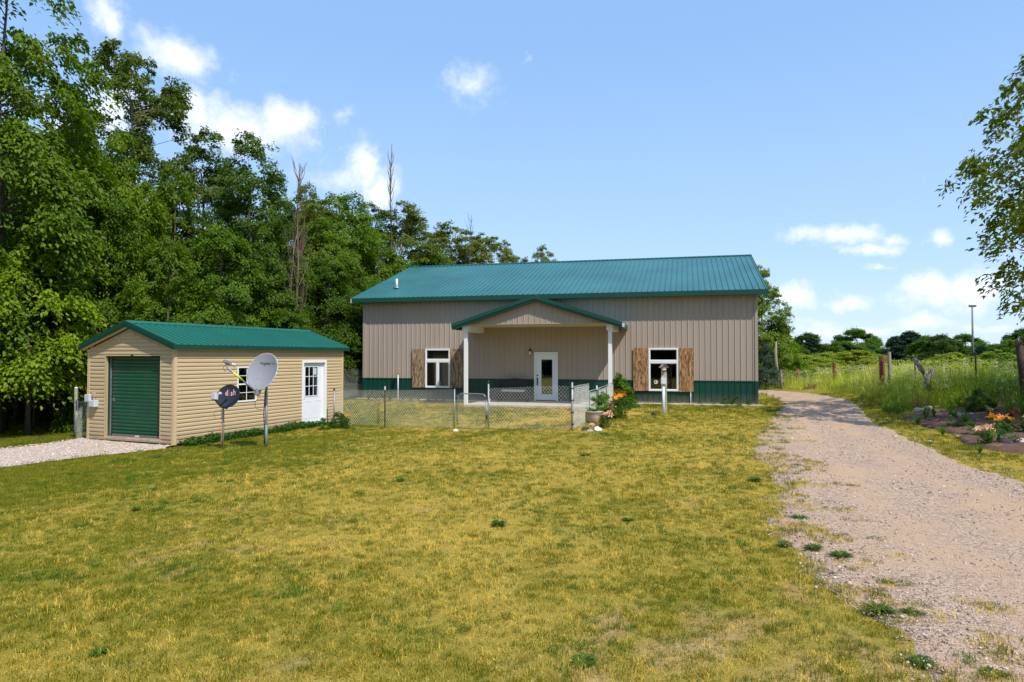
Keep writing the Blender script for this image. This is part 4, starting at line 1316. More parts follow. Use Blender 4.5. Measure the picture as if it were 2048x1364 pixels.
# roll-up door
d0, d1, db, dt = FD
jm = MB().box(-.026, .06, d0 - .035, d0, .0, dt + .03).box(-.026, .06, d1, d1 + .035, .0, dt + .03).box(-.026, .06, d0, d1, dt, dt + .03).build('door_trim', M['corner'], shed)
MB().box(.0601, .20, d1 - .03, d1 + .0, .10, dt).build('door_jamb', M['dgreen'], shed)
MB().box(.0601, .20, d0, d0 + .02, .10, dt).build('door_jamb', M['rubber'], shed)
cw0, cw1 = d0 + .03, d1 - .12
rd = MB().box(.13, .18, cw1 + .001, cw1 + .055, .13, dt).build('door_track', M['rubber'], shed)
MB().box(.10, .17, cw1 + .056, cw1 + .085, .12, dt).build('door_track', M['galv'], shed)
MB().box(.14, .19, cw0 - .025, cw0 - .002, .13, dt).build('door_track', M['rubber'], shed)
root = MB().box(.155, .165, cw0, cw1, .20, dt + .05).build('roll_door', M['rolldoor'], shed)
nz = 22; hh = (dt - .19) / nz
for k in range(nz):
    zz = .19 + k * hh
    pr = [(.154, zz), (.140, zz + hh * .08), (.128, zz + hh * .3), (.124, zz + hh * .5), (.128, zz + hh * .72), (.140, zz + hh * .9), (.150, zz + hh)]
    vs = [(a, cw0, b) for a, b in pr] + [(a, cw1, b) for a, b in pr]; n = len(pr)
    MB().add(vs, [(i, i + 1, i + 1 + n, i + n)[::-1] for i in range(n - 1)] + [tuple(range(n)), tuple(range(2 * n - 1, n - 1, -1))]).build('door_slat', M['rolldoor'], root)
MB().box(.125, .175, cw0, cw1, .115, .185).build('bottom_bar', M['galv'], root)
MB().box(.10, .125, (cw0 + cw1) / 2 - .07, (cw0 + cw1) / 2 + .07, .13, .16).build('lift_handle', M['white'], root)
MB().tube([(.12, cw1 - .07, 1.21), (.095, cw1 - .07, 1.21)], .028, 10).box(.11, .125, cw1 - .12, cw1 - .02, 1.14, 1.17).build('door_lock', M['galv'], root)
MB().box(.0, .22, d0 - .03, d1 + .03, .019, .095).build('door_sill', M['rubber'], shed)
MB().box(-.05, -.02, (d0 + d1) / 2 - .035, (d0 + d1) / 2 + .035, dt + .0, dt + .045).build('door_sensor', M['iron'], shed)
# electric boxes on the front-left
ex0, ez0 = sfr(187, 797, .05)
eb = MB().box(-.15, -.02, ex0 + .06, ex0 + .26, ez0 - .10, ez0 + .12).build('meter_box', M['meter'], shed, bevel=.01)
MB().box(-.155, -.151, ex0 + .09, ex0 + .23, ez0 - .07, ez0 + .08).build('box_cover', M['lnb'], eb)
eb2 = MB().box(-.17, -.02, ex0 - .19, ex0 + .05, ez0 - .24, ez0 - .05).build('junction_box', M['meter'], shed, bevel=.01)
MB().box(-.175, -.171, ex0 - .15, ex0 + .0, ez0 - .22, ez0 - .08).build('box_cover', M['lnb'], eb2)
MB().tube([(-.06, ex0 - .03, ez0 - .05), (-.06, ex0 - .03, ez0 + .06)], .03, 10).box(-.1, -.02, ex0 - .07, ex0 + .02, ez0 + .05, ez0 + .19).build('conduit_head', M['stone'], shed, bevel=.005)
# side window 2 over 2, twice
a, b, c, d = SWN
t = .045
wf = MB().box(a, a + t, -.045, .03, c, d).box(b - t, b, -.045, .03, c, d).box(a + t, b - t, -.044, .03, c, c + t).box(a + t, b - t, -.044, .03, d - t, d)
mz = c + (d - c) * .50
wf.box(a + t, b - t, -.040, .03, mz - .022, mz + .022)
f = wf.build('window', M['white'], shed, bevel=.004); f['label'] = 'white sash window in the shed long wall, partly behind the grey dish'
for lo, hi, yy in ((c + t, mz - .022, -.006), (mz + .022, d - t, -.016)):
    MB().box((a + b) / 2 - .009, (a + b) / 2 + .009, yy - .012, yy - .002, lo, hi).box(a + t, b - t, yy - .0115, yy - .002, (lo + hi) / 2 - .009, (lo + hi) / 2 + .009).build('muntin', M['white'], f)
    for qa, qb in ((a + t, (a + b) / 2), ((a + b) / 2, b - t)):
        for za, zb in ((lo, (lo + hi) / 2), ((lo + hi) / 2, hi)):
            MB().box(qa, qb, yy, yy + .004, za, zb).build('pane', M['glass'], f)
MB().box(a + t, b - t, .004, .008, c + t, mz).build('insect_screen', mat('grey_insect_screen', (.10, .10, .105), .8), f)
MB().add([(a, .06, c), (b, .06, c), (b, .06, d), (a, .06, d), (a, .7, c), (b, .7, c), (b, .7, d), (a, .7, d)], [(4, 5, 6, 7), (0, 1, 5, 4), (1, 2, 6, 5), (2, 3, 7, 6), (3, 0, 4, 7)]).build('room_interior', M['dark'], f)
# side door
a, b, c, d = SDR
t = .085
fr = MB().box(a, a + t, -.050, .10, 0, d).box(b - t, b, -.050, .10, 0, d).box(a + t, b - t, -.049, .10, d - t, d).box(a + t - .02, b - t + .02, -.07, .10, .0, .05).build('door_frame', M['white'], shed, bevel=.005)
a, b, d = a + t + .002, b - t - .002, d - t - .002
l0, _ = ssd(611, 760); l1, _ = ssd(635.5, 760); _, lz1 = ssd(622, 733.5); _, lz0 = ssd(622, 791.5)
l0 += .03; l1 += .05
dm = MB().box(a, l0, .055, .095, .055, d).box(l1, b, .055, .095, .055, d).box(l0, l1, .055, .095, .055, lz0).box(l0, l1, .055, .095, lz1, d)
sdoor = dm.build('door', M['doorwhite'], shed); sdoor['label'] = 'white side door with nine small panes'
gfr = MB().box(l0 - .025, l0 + .005, .040, .054, lz0 - .025, lz1 + .025).box(l1 - .005, l1 + .025, .040, .054, lz0 - .025, lz1 + .025).box(l0 + .005, l1 - .005, .041, .054, lz0 - .025, lz0 + .005).box(l0 + .005, l1 - .005, .041, .054, lz1 - .005, lz1 + .025)
w3, h3 = (l1 - l0) / 3, (lz1 - lz0) / 3
for k in (1, 2):
    gfr.box(l0 + k * w3 - .011, l0 + k * w3 + .011, .046, .062, lz0 + .005, lz1 - .005).box(l0 + .005, l1 - .005, .047, .061, lz0 + k * h3 - .011, lz0 + k * h3 + .011)
gfr.build('muntin_grid', M['doorwhite'], sdoor)
for i_ in range(3):
    for j_ in range(3): MB().box(l0 + i_ * w3 + .011, l0 + (i_ + 1) * w3 - .011, .068, .072, lz0 + j_ * h3 + .011, lz0 + (j_ + 1) * h3 - .011).build('pane', M['glass'], sdoor)
MB().box(l0, l1, .2, .21, lz0 - .1, lz1).build('dark_back', M['dark'], sdoor)
MB().box(l0 + 2 * w3 + .03, l1 - .05, .0635, .0665, lz0 + 2 * h3 + .06, lz1 - .04).build('window_sticker', M['meter'], sdoor)
for k in range(2):
    pa, pb = a + .10 + k * (b - a) * .46, a + (b - a) * (.44 + .46 * k)
    pm_ = MB()
    zt, zb = lz0 - .20, lz0 - .80
    pm_.box(pa, pb, .047, .054, zt, zt + .022).box(pa, pb, .047, .054, zb, zb + .018).box(pa, pa + .016, .047, .054, zb + .018, zt).box(pb - .016, pb, .047, .054, zb + .018, zt)
    for g in range(1, 5): pm_.box(pa + g * (pb - pa) / 5, pa + g * (pb - pa) / 5 + .006, .051, .054, zb + .02, zt - .002)
    pm_.build('door_panel', M['doorwhite'], sdoor)
MB().lathe([(.025, 0), (.025, .02), (.012, .03)], 10, (a + .06, .035, lz0 - .12)).tube([(a + .06, .054, lz0 - .11), (a + .06, .0, lz0 - .11)], .024, 10).build('door_knob', M['iron'], sdoor)


# ------------------------------------------------------------------ writing
def text_mesh(s, size, mt, depth=.002, bold=False):
    cu = bpy.data.curves.new('t', 'FONT'); cu.body = s; cu.size = size; cu.extrude = depth; cu.align_x = 'CENTER'; cu.align_y = 'CENTER'
    cu.offset = size * (.018 if bold else 0)
    o = bpy.data.objects.new('t', cu)
    me = bpy.data.meshes.new_from_object(o)
    bpy.data.objects.remove(o); me.materials.clear(); me.materials.append(mt)
    return me


# ------------------------------------------------------------------ satellite dishes
def dish_bowl(w, h, depth, mt, rimmt, name, parent, n=28):
    """shallow offset bowl in x-z, opening towards -y"""
    vs, fs = [], []
    rings = [0, .25, .5, .75, .93, 1.0]
    def pos(r, t, back=0):
        y = -depth * r * r
        return (w / 2 * r * math.cos(t), y + back, h / 2 * r * math.sin(t))
    for back in (0, .012):
        vs.append(pos(0, 0, back))
        for r in rings[1:]:
            for k in range(n): vs.append(pos(r, 2 * math.pi * k / n, back))
    def side(o, flip):
        for k in range(n):
            f = (o, o + 1 + (k + 1) % n, o + 1 + k); fs.append(f if not flip else f[::-1])
            for r in range(len(rings) - 2):
                a = o + 1 + r * n; b = a + n
                f = (a + k, a + (k + 1) % n, b + (k + 1) % n, b + k); fs.append(f if not flip else f[::-1])
    N1 = 1 + n * (len(rings) - 1)
    side(0, False); side(N1, True)
    a = N1 - n; b = 2 * N1 - n
    for k in range(n): fs.append((a + k, a + (k + 1) % n, b + (k + 1) % n, b + k))
    o = MB().add(vs, fs).build(name, mt, parent, True)
    return o


def on_bowl(me, x0, z0, w, h, depth, rot=0, lift=.003):
    for v in me.vertices:
        x, y, zz = v.co
        c, s = math.cos(rot), math.sin(rot)
        X, Z = x * c - y * s + x0, x * s + y * c + z0
        r2 = (X / (w / 2)) ** 2 + (Z / (h / 2)) ** 2
        v.co = (X, -depth * r2 - lift - .001 * (1 if zz > 0 else 0), Z)


# big grey dish
bp = gp(532, 895)
root = thing('satellite_dish', 'larger grey satellite dish on a tall post with a yellow sleeve on its feed arm', 'satellite dish', bp, 0)
Yd = bp[1]
top = at(531, 772, Yd)
post = MB().tube([(0, 0, -.2), (0, 0, top.z - bp[2] + .1)], .034, 12).build('post', M['galv'], root, True)
MB().tube([(0, 0, -.05), (0, 0, .62)], .042, 12).build('post_sleeve', mat('green_grey_sleeve', (.16, .21, .20), .5), root, True)
MB().tube([(-.02, -.05, top.z - bp[2] - .12), (-.05, -.052, .9), (-.03, -.05, .55), (-.035, -.052, .1)], .013, 6).build('cable', M['black'], root, True)
ring = [(-.16 + .14 * math.cos(t), -.04, 1.18 + .15 * math.sin(t)) for t in np.linspace(-.4, 5.2, 16)]
MB().tube(ring, .006, 5).build('cable', M['copper'], root, True)
dc = at(529, 745, Yd - .16) - Vector(bp)
# dish faces to the left of the camera and up
rz = R(-24); rx = R(20)
dl = bpy.data.objects.new('dish', None); bpy.data.objects.remove(dl)
W1, H1, D1 = 1.04, 1.04, .10
dish = dish_bowl(W1, H1, D1, M['greydish'], None, 'reflector', root, 36)
dish.location = dc; dish.rotation_euler = (-rx, 0, rz)
rim = MB().tube([(W1 / 2 * math.cos(t), -D1 + .004, H1 / 2 * math.sin(t)) for t in np.linspace(0, 2 * math.pi, 41)], .009, 6).build('rim', mat('pale_rim', (.60, .60, .60), .5), dish, True)
for px_, pz_ in ((.0, -.05), (-.16, -.18), (.17, -.18), (-.12, -.40), (.12, -.40)):
    r2 = (px_ / (W1 / 2)) ** 2 + (pz_ / (H1 / 2)) ** 2
    MB().tube([(px_, -D1 * r2 + .0, pz_), (px_, -D1 * r2 - .01, pz_)], .012, 6).build('bolt', M['galv'], dish)
tm = text_mesh('Hughes', .115, M['inkb'], 0, True); on_bowl(tm, -.03, .25, W1, H1, D1, R(-1)); link('lettering', tm, dish)
tm = text_mesh('Net', .115, mat('grey_print', (.12, .12, .13), .5), 0); on_bowl(tm, .255, .245, W1, H1, D1, R(-1)); link('lettering', tm, dish)
# bracket, arm and feed
MB().box(-.12, .12, .015, .05, -.22, .05).box(-.05, .05, .05, .15, -.15, -.02).build('bracket', M['galv'], dish)
arm_a, arm_b = Vector((0, -.04, -.60)), Vector((-.30, -1.0, -.20))
MB().box(-.05, .05, -.12, .02, -.66, -.50).build('arm_bracket', M['galv'], dish, bevel=.01)
MB().tube([arm_a, arm_b], .022, 8).build('feed_arm', M['galv'], dish, True)
MB().tube([arm_a.lerp(arm_b, .52), arm_a.lerp(arm_b, .80)], .032, 8).build('arm_sleeve', M['yellow'], dish, True)
MB().tube([arm_b + Vector((0, -.02, .0)), arm_b + Vector((0, .0, .12))], .025, 8).box(-.35, -.25, -1.15, -.93, -.12, -.04).build('transmitter', M['galv'], dish, bevel=.01)
MB().tube([(-.30, -.93, -.08), (-.29, -.83, -.07), (-.29, -.79, -.065)], [.03, .04, .055], 12).build('feed_horn', M['lnb'], dish, True)
MB().tube([(-.30, -1.05, -.12), (-.32, -1.10, -.24), (-.30, -1.04, -.32), (-.28, -.98, -.26), (-.26, -.87, -.28)], .007, 5).build('feed_cable', M['black'], dish, True)

# small dark dish
bp = gp(446, 897)
root = thing('satellite_dish', 'smaller dark satellite dish with dish lettering on a short post', 'satellite dish', bp, 0)
Yd = bp[1]
top = at(446, 812, Yd)
MB().tube([(0, 0, -.2), (0, 0, top.z - bp[2] + .12)], .027, 12).build('post', M['galv'], root, True)
MB().tube([(-.035, -.03, top.z - bp[2]), (-.035, -.03, .35), (-.04, -.03, .05)], .008, 6).build('cable', M['orange'], root, True)
ring = [(-.13 + .115 * math.cos(t), -.03, .93 + .13 * math.sin(t)) for t in np.linspace(.2, 5.9, 16)]
MB().tube(ring, .006, 5).build('cable', M['orange'], root, True)
MB().box(-.035, .035, -.03, .03, .62, .645).box(-.045, -.02, -.05, .03, .18, .30).build('cable_clamp', M['galv'], root)
W2, H2, D2 = .84, .62, .07
dc = at(460, 793, Yd - .12) - Vector(bp)
dish = dish_bowl(W2, H2, D2, M['navydish'], None, 'reflector', root, 32)
dish.location = dc; dish.rotation_euler = (R(-12), R(-4), R(-24))
MB().tube([(W2 / 2 * math.cos(t), -D2 + .004, H2 / 2 * math.sin(t)) for t in np.linspace(0, 2 * math.pi, 37)], .007, 6).build('rim', M['black'], dish, True)
sc = .19
tm = text_mesh('d', sc * 1.12, M['inkw'], 0, True); on_bowl(tm, -.115, .10, W2, H2, D2); link('lettering', tm, dish)
tm = text_mesh('s', sc * 1.12, M['inkw'], 0, True); on_bowl(tm, .058, .085, W2, H2, D2); link('lettering', tm, dish)
tm = text_mesh('h', sc * 1.12, M['inkw'], 0, True); on_bowl(tm, .170, .10, W2, H2, D2); link('lettering', tm, dish)
dots = MB()
for k in range(5):
    X0, Z0 = -.026, .035 + k * .030 + (.018 if k == 4 else 0)
    r2 = (X0 / (W2 / 2)) ** 2 + (Z0 / (H2 / 2)) ** 2; yy = -D2 * r2 - .004
    dots.tube([(X0, yy + .002, Z0), (X0, yy, Z0)], [.016, .013, .012, .013, .020][k], 10)
dots.build('lettering', M['red'], dish)
MB().box(-.1, .1, .012, .05, -.14, .04).box(-.03, .03, .05, .12, -.2, -.02).build('bracket', M['galv'], dish)
MB().tube([(0, .03, -.22), (0, -.06, -.34), (-.0, -.30, -.30), (-.0, -.47, -.18)], .02, 8).build('feed_arm', M['black'], dish, True)
MB().box(-.09, .07, -.56, -.44, -.17, .02).build('receiver', M['lnb'], dish, bevel=.02)
MB().tube([(-.05, -.44, -.00), (-.05, -.37, .0)], .042, 12).tube([(.075, -.46, .01), (.085, -.38, .015)], .042, 12).build('feed_horn', M['lnb'], dish, True)


# ------------------------------------------------------------------ chain-link fence
def chain_mesh(name, A, B, h, parent, p=.056, r=.0040, z0=.02, lift=None, mt=None):
    A, B = np.array(A), np.array(B); L_ = float(np.hypot(*(B - A))); u = (B - A) / L_; nrm = np.array([-u[1], u[0]])
    n = int(L_ / p); m = int(h / p)
    V, Fq = [], []
    ss = np.arange(n + 2) * p
    gzz = gz(A[0] + u[0] * ss, A[1] + u[1] * ss) if lift is None else np.full(n + 2, lift)
    cs = [(math.cos(t), math.sin(t)) for t in (0.5, 2.6, 4.7)]
    j = np.arange(m + 1)
    verts = []
    faces = []
    for k in range(n):
        col = k + ((j + k) % 2)
        sx = col * p; zz = gzz[col] + z0 + j * p
        yy = np.where((j + k) % 2, .004, -.004)
        base = len(verts) and sum(len(q) for q in verts) or 0
        ring = []
        for c, s in cs:
            ring.append(np.c_[A[0] + u[0] * sx + nrm[0] * (yy + r * s), A[1] + u[1] * sx + nrm[1] * (yy + r * s), zz + r * c])
        verts.append(np.stack(ring, 1).reshape(-1, 3))
        q = base + 3 * j[:-1]
        for a in range(3):
            b = (a + 1) % 3
            faces.append(np.c_[q + a, q + b, q + 3 + b, q + 3 + a])
    me = mesh_np(name, np.concatenate(verts), np.concatenate(faces), mt or M['wire'])
    return link(name, me, parent)


def post(name, x, y, h, r, mt, parent, cap=None, z=None):
    z0 = gz(x, y) if z is None else z
    o = MB().tube([(x, y, z0 - .3), (x, y, z0 + h)], r, 10).build(name, mt, parent, True)
    if cap: MB().lathe([(r * 1.25, -.02), (r * 1.35, .03), (r * .9, .06), (.005, .075)], 10, (x, y, z0 + h)).build('post_cap', cap, o, True)
    return o


def local(parent):     # children here are written in world coordinates, the fence's Empty stays at the world origin
    return parent


gA = np.array([-6.55, 25.0]); gP1 = np.array(at(909, 780, 21.55)[:2]); gP2 = np.array(at(977, 780, 20.9)[:2]); gC = np.array([1.68, 19.1])
fence = thing('chain_link_fence', 'long grey chain link fence from the shed to the corner post', 'fence')
chain_mesh('wire_mesh', gA, gP1, 1.25, fence)
chain_mesh('wire_mesh', gP2, gC, 1.25, fence)
post('fence_post', *gP1, 1.27, .024, M['galv'], fence)
post('fence_post', *gP2, 1.42, .028, M['galv'], fence, M['black'])
post('fence_post', *gC, 1.36, .030, M['galv'], fence)
pl = post('fence_post', *(gA + (gP1 - gA) * .012), 1.28, .028, M['galv'], fence, M['black'])
tp = at(770, 785, 23.2)
post('steel_post', tp.x, tp.y, 1.28, .020, M['brownpost'], fence)
zt = gz(tp.x, tp.y); MB().tube([(tp.x, tp.y, zt + 1.281), (tp.x, tp.y, zt + 1.40)], .021, 8).build('white_tip', M['white'], fence)
for q in np.linspace(.15, .95, 4):
    pnt = gC; zz = gz(*gC) + q * 1.25
    MB().tube([(pnt[0] - .03, pnt[1], zz), (pnt[0] + .04, pnt[1], zz + .01)], .035, 8).build('tension_band', M['black'], fence)

# gate
g0, g1 = gP1 + (gP2 - gP1) * .10, gP1 + (gP2 - gP1) * .93
gate = thing('yard_gate', 'small steel tube gate with rounded corners between its two posts', 'gate')
gl_ = float(np.hypot(*(g1 - g0))); ug = (g1 - g0) / gl_
zg = gz(*g0) + .05; Hg = 1.08; rc = .16
pts = []
for cx, cz, t0 in ((gl_ - rc, Hg - rc, 0), (rc, Hg - rc, math.pi / 2), (rc, rc, math.pi), (gl_ - rc, rc, 1.5 * math.pi)):
    for t in np.linspace(t0, t0 + math.pi / 2, 6): pts.append((cx + rc * math.cos(t), cz + rc * math.sin(t)))
pts.append(pts[0])
MB().tube([(g0[0] + ug[0] * s, g0[1] + ug[1] * s, zg + zz) for s, zz in pts], .018, 8).build('gate_frame', M['galv'], gate, True)
chain_mesh('wire_mesh', g0 + ug * .03, g1 - ug * .02, 1.0, gate, z0=.10, p=.045, r=.0034)
for zz in (.22, .60, .98):
    MB().box(0, .10, -.012, .012, -.012, .012).build('hinge', M['galv'], gate).matrix_world = Matrix.Translation((g0[0] - ug[0] * .07, g0[1] - ug[1] * .07, zg + zz)) @ Matrix.Rotation(math.atan2(ug[1], ug[0]), 4, 'Z')
MB().tube([(gP1[0], gP1[1], zg + 1.0), (gP1[0] + ug[0] * .15, gP1[1] + ug[1] * .15, zg + 1.03), (g0[0] + ug[0] * .25, g0[1] + ug[1] * .25, zg + Hg)], .012, 6).build('brace', M['galv'], gate, True)
lx = g1 + ug * .02
MB().box(-.02, .02, -.03, .03, -.07, .07).build('latch', M['iron'], gate).location = (lx[0], lx[1], zg + .38)
MB().tube([(lx[0] + .10, lx[1] - .03, zg + .95), (lx[0] + .06, lx[1] - .04, zg + .75), (lx[0] + .0, lx[1] - .05, zg + .48)], .020, 8).build('white_strap', M['white'], gate, True)

# return of the fence and the low kennel-style panels
k0 = gC; k1 = np.array([2.44, 21.6]); pw = BO + BU * P1 + BN * PD; k3 = pw + np.array([.12, .0])
ret = thing('wire_fence_return', 'narrow wire fence panel running back from the corner post beside the planter', 'fence')
chain_mesh('wire_mesh', k0, k1, 1.25, ret, p=.055)
post('fence_post', *k1, .3, .02, M['galv'], ret)
low = thing('low_panel_fence', 'low tube-framed wire panels stepping back to the right porch post', 'fence')
for k in range(3):
    a = k1 + (k3 - k1) * (k / 3 + .01); b = k1 + (k3 - k1) * ((k + 1) / 3 - .01)
    za, zb = gz(*a), gz(*b); h = .98
    fo = MB().tube([(a[0], a[1], za - .15), (a[0], a[1], za + h), (b[0], b[1], zb + h), (b[0], b[1], zb - .15)], .018, 8).build('panel_frame', M['galv'], low, True)
    chain_mesh('wire_mesh', a, b, h - .08, low, p=.045, r=.004)

def t_post(px, py, Y, h, label, tipw=.13, r=.02):
    p = at(px, py, Y); x, y = p.x, p.y; z0 = gz(x, y)
    t = thing('steel_t_post', label, 'post', (x, y, z0))
    MB().box(-.018, .018, -.003, .003, -.2, h).box(-.004, .004, .003, .025, -.2, h).build('shaft', M['brownpost'], t)
    MB().box(-.021, .021, -.006, .028, h + .001, h + tipw).build('white_tip', M['white'], t)
    return t
t_post(1194, 780, 22.6, .98, 'dark steel post with white top standing beside the low wire panels', .13)

# fence bits left of the shed and behind it
lf = thing('side_fence', 'short chain link fence panel left of the shed beside the gravel pad', 'fence')
a = np.array(at(152, 850, 21.6)[:2]); b = np.array(at(180, 850, 21.2)[:2])
chain_mesh('wire_mesh', a, b, 1.2, lf, p=.045, r=.0042)
post('fence_post', *a, 1.22, .022, M['galv'], lf)
wp = at(152, 800, 22.4)
t = thing('wooden_fence_post', 'rough wooden post with a white top behind the side fence', 'post', (wp.x, wp.y, gz(wp.x, wp.y)))
MB().tube([(0, 0, -.3), (.01, 0, .8), (0, 0, 1.60)], [.06, .058, .055], 10).build('shaft', M['oldwood'], t, True)
MB().lathe([(.05, 0), (.055, .02), (.03, .05)], 10, (0, 0, 1.60)).build('white_cap', M['white'], t, True)
bf_ = thing('rear_fence', 'chain link fence seen between the shed and the barn corner', 'fence')
a = np.array(at(684, 760, 31)[:2]); b = np.array(at(728, 760, 32.2)[:2])
zb_ = at(700, 783, 31.5).z
chain_mesh('wire_mesh', a, b, 1.25, bf_, p=.045, r=.004, lift=gz(*a) - .0 + .22)
post('fence_post', *a, 1.5, .02, M['galv'], bf_)
# pale tank behind it
p = at(700, 790, 33.4)
tk = thing('white_tank', 'white stock tank behind the rear fence between shed and barn', 'tank', (p.x, p.y, gz(p.x, p.y)))
MB().lathe([(.75, .0), (.78, .05), (.74, .3), (.78, .35), (.74, .62), (.80, .66)], 24).build('tank_wall', M['white'], tk, True)
MB().lathe([(.84, .66), (.84, .72), (.78, .72)], 24).build('tank_rim', M['white'], tk, True)

# ------------------------------------------------------------------ small things round the barn
def on_barn(px, py, v): # world point on plane v in front of barn
    p = hit(BO, BN, px, py, v); return Vector(p)


# electric riser left
p = on_barn(796, 793, .30); z0 = gz(p.x, p.y)
t = thing('conduit_riser', 'thin white pipe with a tan box on top in front of the barn left wall', 'pipe', (p.x, p.y, z0), BROT)
zt = on_barn(796, 747, .30).z - z0
MB().tube([(0, 0, -.2), (0, 0, zt)], .026, 10).build('pipe', M['whitemetal'], t, True)
MB().box(-.07, .07, -.05, .06, zt, zt + .24).build('box', M['stone'], t, bevel=.01)
p = on_barn(1381.5, 808, .05); z0 = 0
t = thing('white_conduit', 'thin white conduit below the shutter right of the right window', 'pipe', (p.x, p.y, -.02), BROT)
MB().tube([(0, 0, 0), (0, 0, .52)], .017, 8).build('pipe', M['white'], t, True)

# bench on the porch
p = on_barn(1027, 790, .55)
t = thing('porch_bench', 'dark bench with a curved back and pale green cushion on the porch', 'bench', (p.x, p.y, -.02), BROT)
bwid = 1.28
for k in range(5): MB().box(-bwid / 2, bwid / 2, -.22 + k * .09, -.14 + k * .09, .38, .415).build('seat_slat', M['iron'], t)
for k in range(9):
    xx = -bwid / 2 + .08 + k * (bwid - .16) / 8; hh = .80 + .14 * math.cos((k - 4) / 4 * 1.45)
    MB().box(xx - .052, xx + .052, .235, .255, .44, hh).build('back_slat', M['iron'], t)
MB().tube([(-bwid / 2 + i_ * bwid / 12, .25, .80 + .17 * math.cos((i_ - 6) / 6 * 1.5)) for i_ in range(13)], .028, 8).build('back_rail', M['iron'], t, True)
for sx in (-1, 1):
    x_ = sx * (bwid / 2 - .02)
    MB().box(x_ - .02, x_ + .02, -.22, -.18, 0, .64).build('leg', M['iron'], t); MB().box(x_ - .02, x_ + .02, .22, .26, 0, .80).build('leg', M['iron'], t)
    MB().box(x_ - .03, x_ + .03, -.24, .26, .64, .67).build('armrest', M['iron'], t)
MB().box(-bwid / 2 + .03, bwid / 2 - .03, -.21, -.19, .20, .375).build('seat_apron', M['iron'], t)
t = thing('bench_cushion', 'long pale green cushion lying on the porch bench', 'cushion', (p.x, p.y, .416), BROT)
MB().box(-.50, .50, -.20, .18, 0, .085).build('pad', M['cushion'], t, bevel=.03)
p = on_barn(952, 802, 1.0)

# bird house on its pole
Yb = 25.0
gb_ = gp(1327, 829); Yb = gb_[1]
t = thing('birdhouse_post', 'board with a grey box on a white metal pole in front of the right window', 'post', gb_, 0)
f_ = lambda py: at(1327, py, Yb).z - gb_[2]
MB().tube([(0, 0, -.2), (0, 0, f_(768))], .045, 14).build('white_pole', M['whitemetal'], t, True)
MB().box(.05, .125, .0, .07, -.2, f_(745)).build('wooden_post', M['lichen'], t)
MB().box(-.075, .10, -.035, .0, f_(757), f_(735)).build('board', M['lichen'], t)
MB().box(-.10, .09, -.10, -.036, f_(768), f_(756)).build('junction_box', M['meter'], t, bevel=.008)
h0 = f_(738)
t = thing('birdhouse', 'little weathered birdhouse on top of the board before the right window', 'birdhouse', (gb_[0] + .005, gb_[1] - .03, gb_[2] + h0), 0)
MB().prism([(-.085, 0), (.085, 0), (.085, .10), (0, .17), (-.085, .10)], -.09, .08, 'y').build('body', M['oldwood'], t)
MB().prism([(-.15, .055), (-.14, .045), (.0, .19), (.0, .215)], -.12, .11, 'y').build('roof', M['birdroof'], t)
MB().prism([(.15, .055), (.0, .215), (.0, .19), (.14, .045)], -.12, .11, 'y').build('roof', M['birdroof'], t)
MB().tube([(0, -.093, .075), (0, -.086, .075)], .024, 12).build('entrance', M['black'], t)
MB().box(-.06, .06, -.12, -.091, -.03, -.0).build('perch_board', M['white'], t)


# stones
def stone(x, y, z, s, mt, name, label, seed, group=None, flat=.6):
    import bmesh
    g = np.random.default_rng(seed); bm = bmesh.new(); bmesh.ops.create_icosphere(bm, subdivisions=3, radius=1)
    ph = g.uniform(0, 6, 6)
    for v in bm.verts:
        c = v.co; k = 1 + .18 * math.sin(c.x * 2.3 + ph[0]) * math.cos(c.y * 2.9 + ph[1]) + .10 * math.sin(c.z * 4 + ph[2] + c.x * 3) + .05 * math.sin(c.y * 8 + ph[3])
        v.co = Vector((c.x * k * s, c.y * k * s * .8, max(c.z * k * s * flat, -s * .4)))
    me = bpy.data.meshes.new(name); bm.to_mesh(me); bm.free(); me.materials.append(mt)
    for q in me.polygons: q.use_smooth = True
    o = link(name, me); o.location = (x, y, z + s * flat * .35); o.rotation_euler[2] = g.uniform(0, 6)
    return tag(o, label, 'stone', group)


def st(px, py, s, mt, label, seed, name='stone', group=None, dz=0, flat=.6):
    p = gp(px, py); return stone(p[0], p[1], p[2] + dz, s, mt, name, label, seed, group, flat)


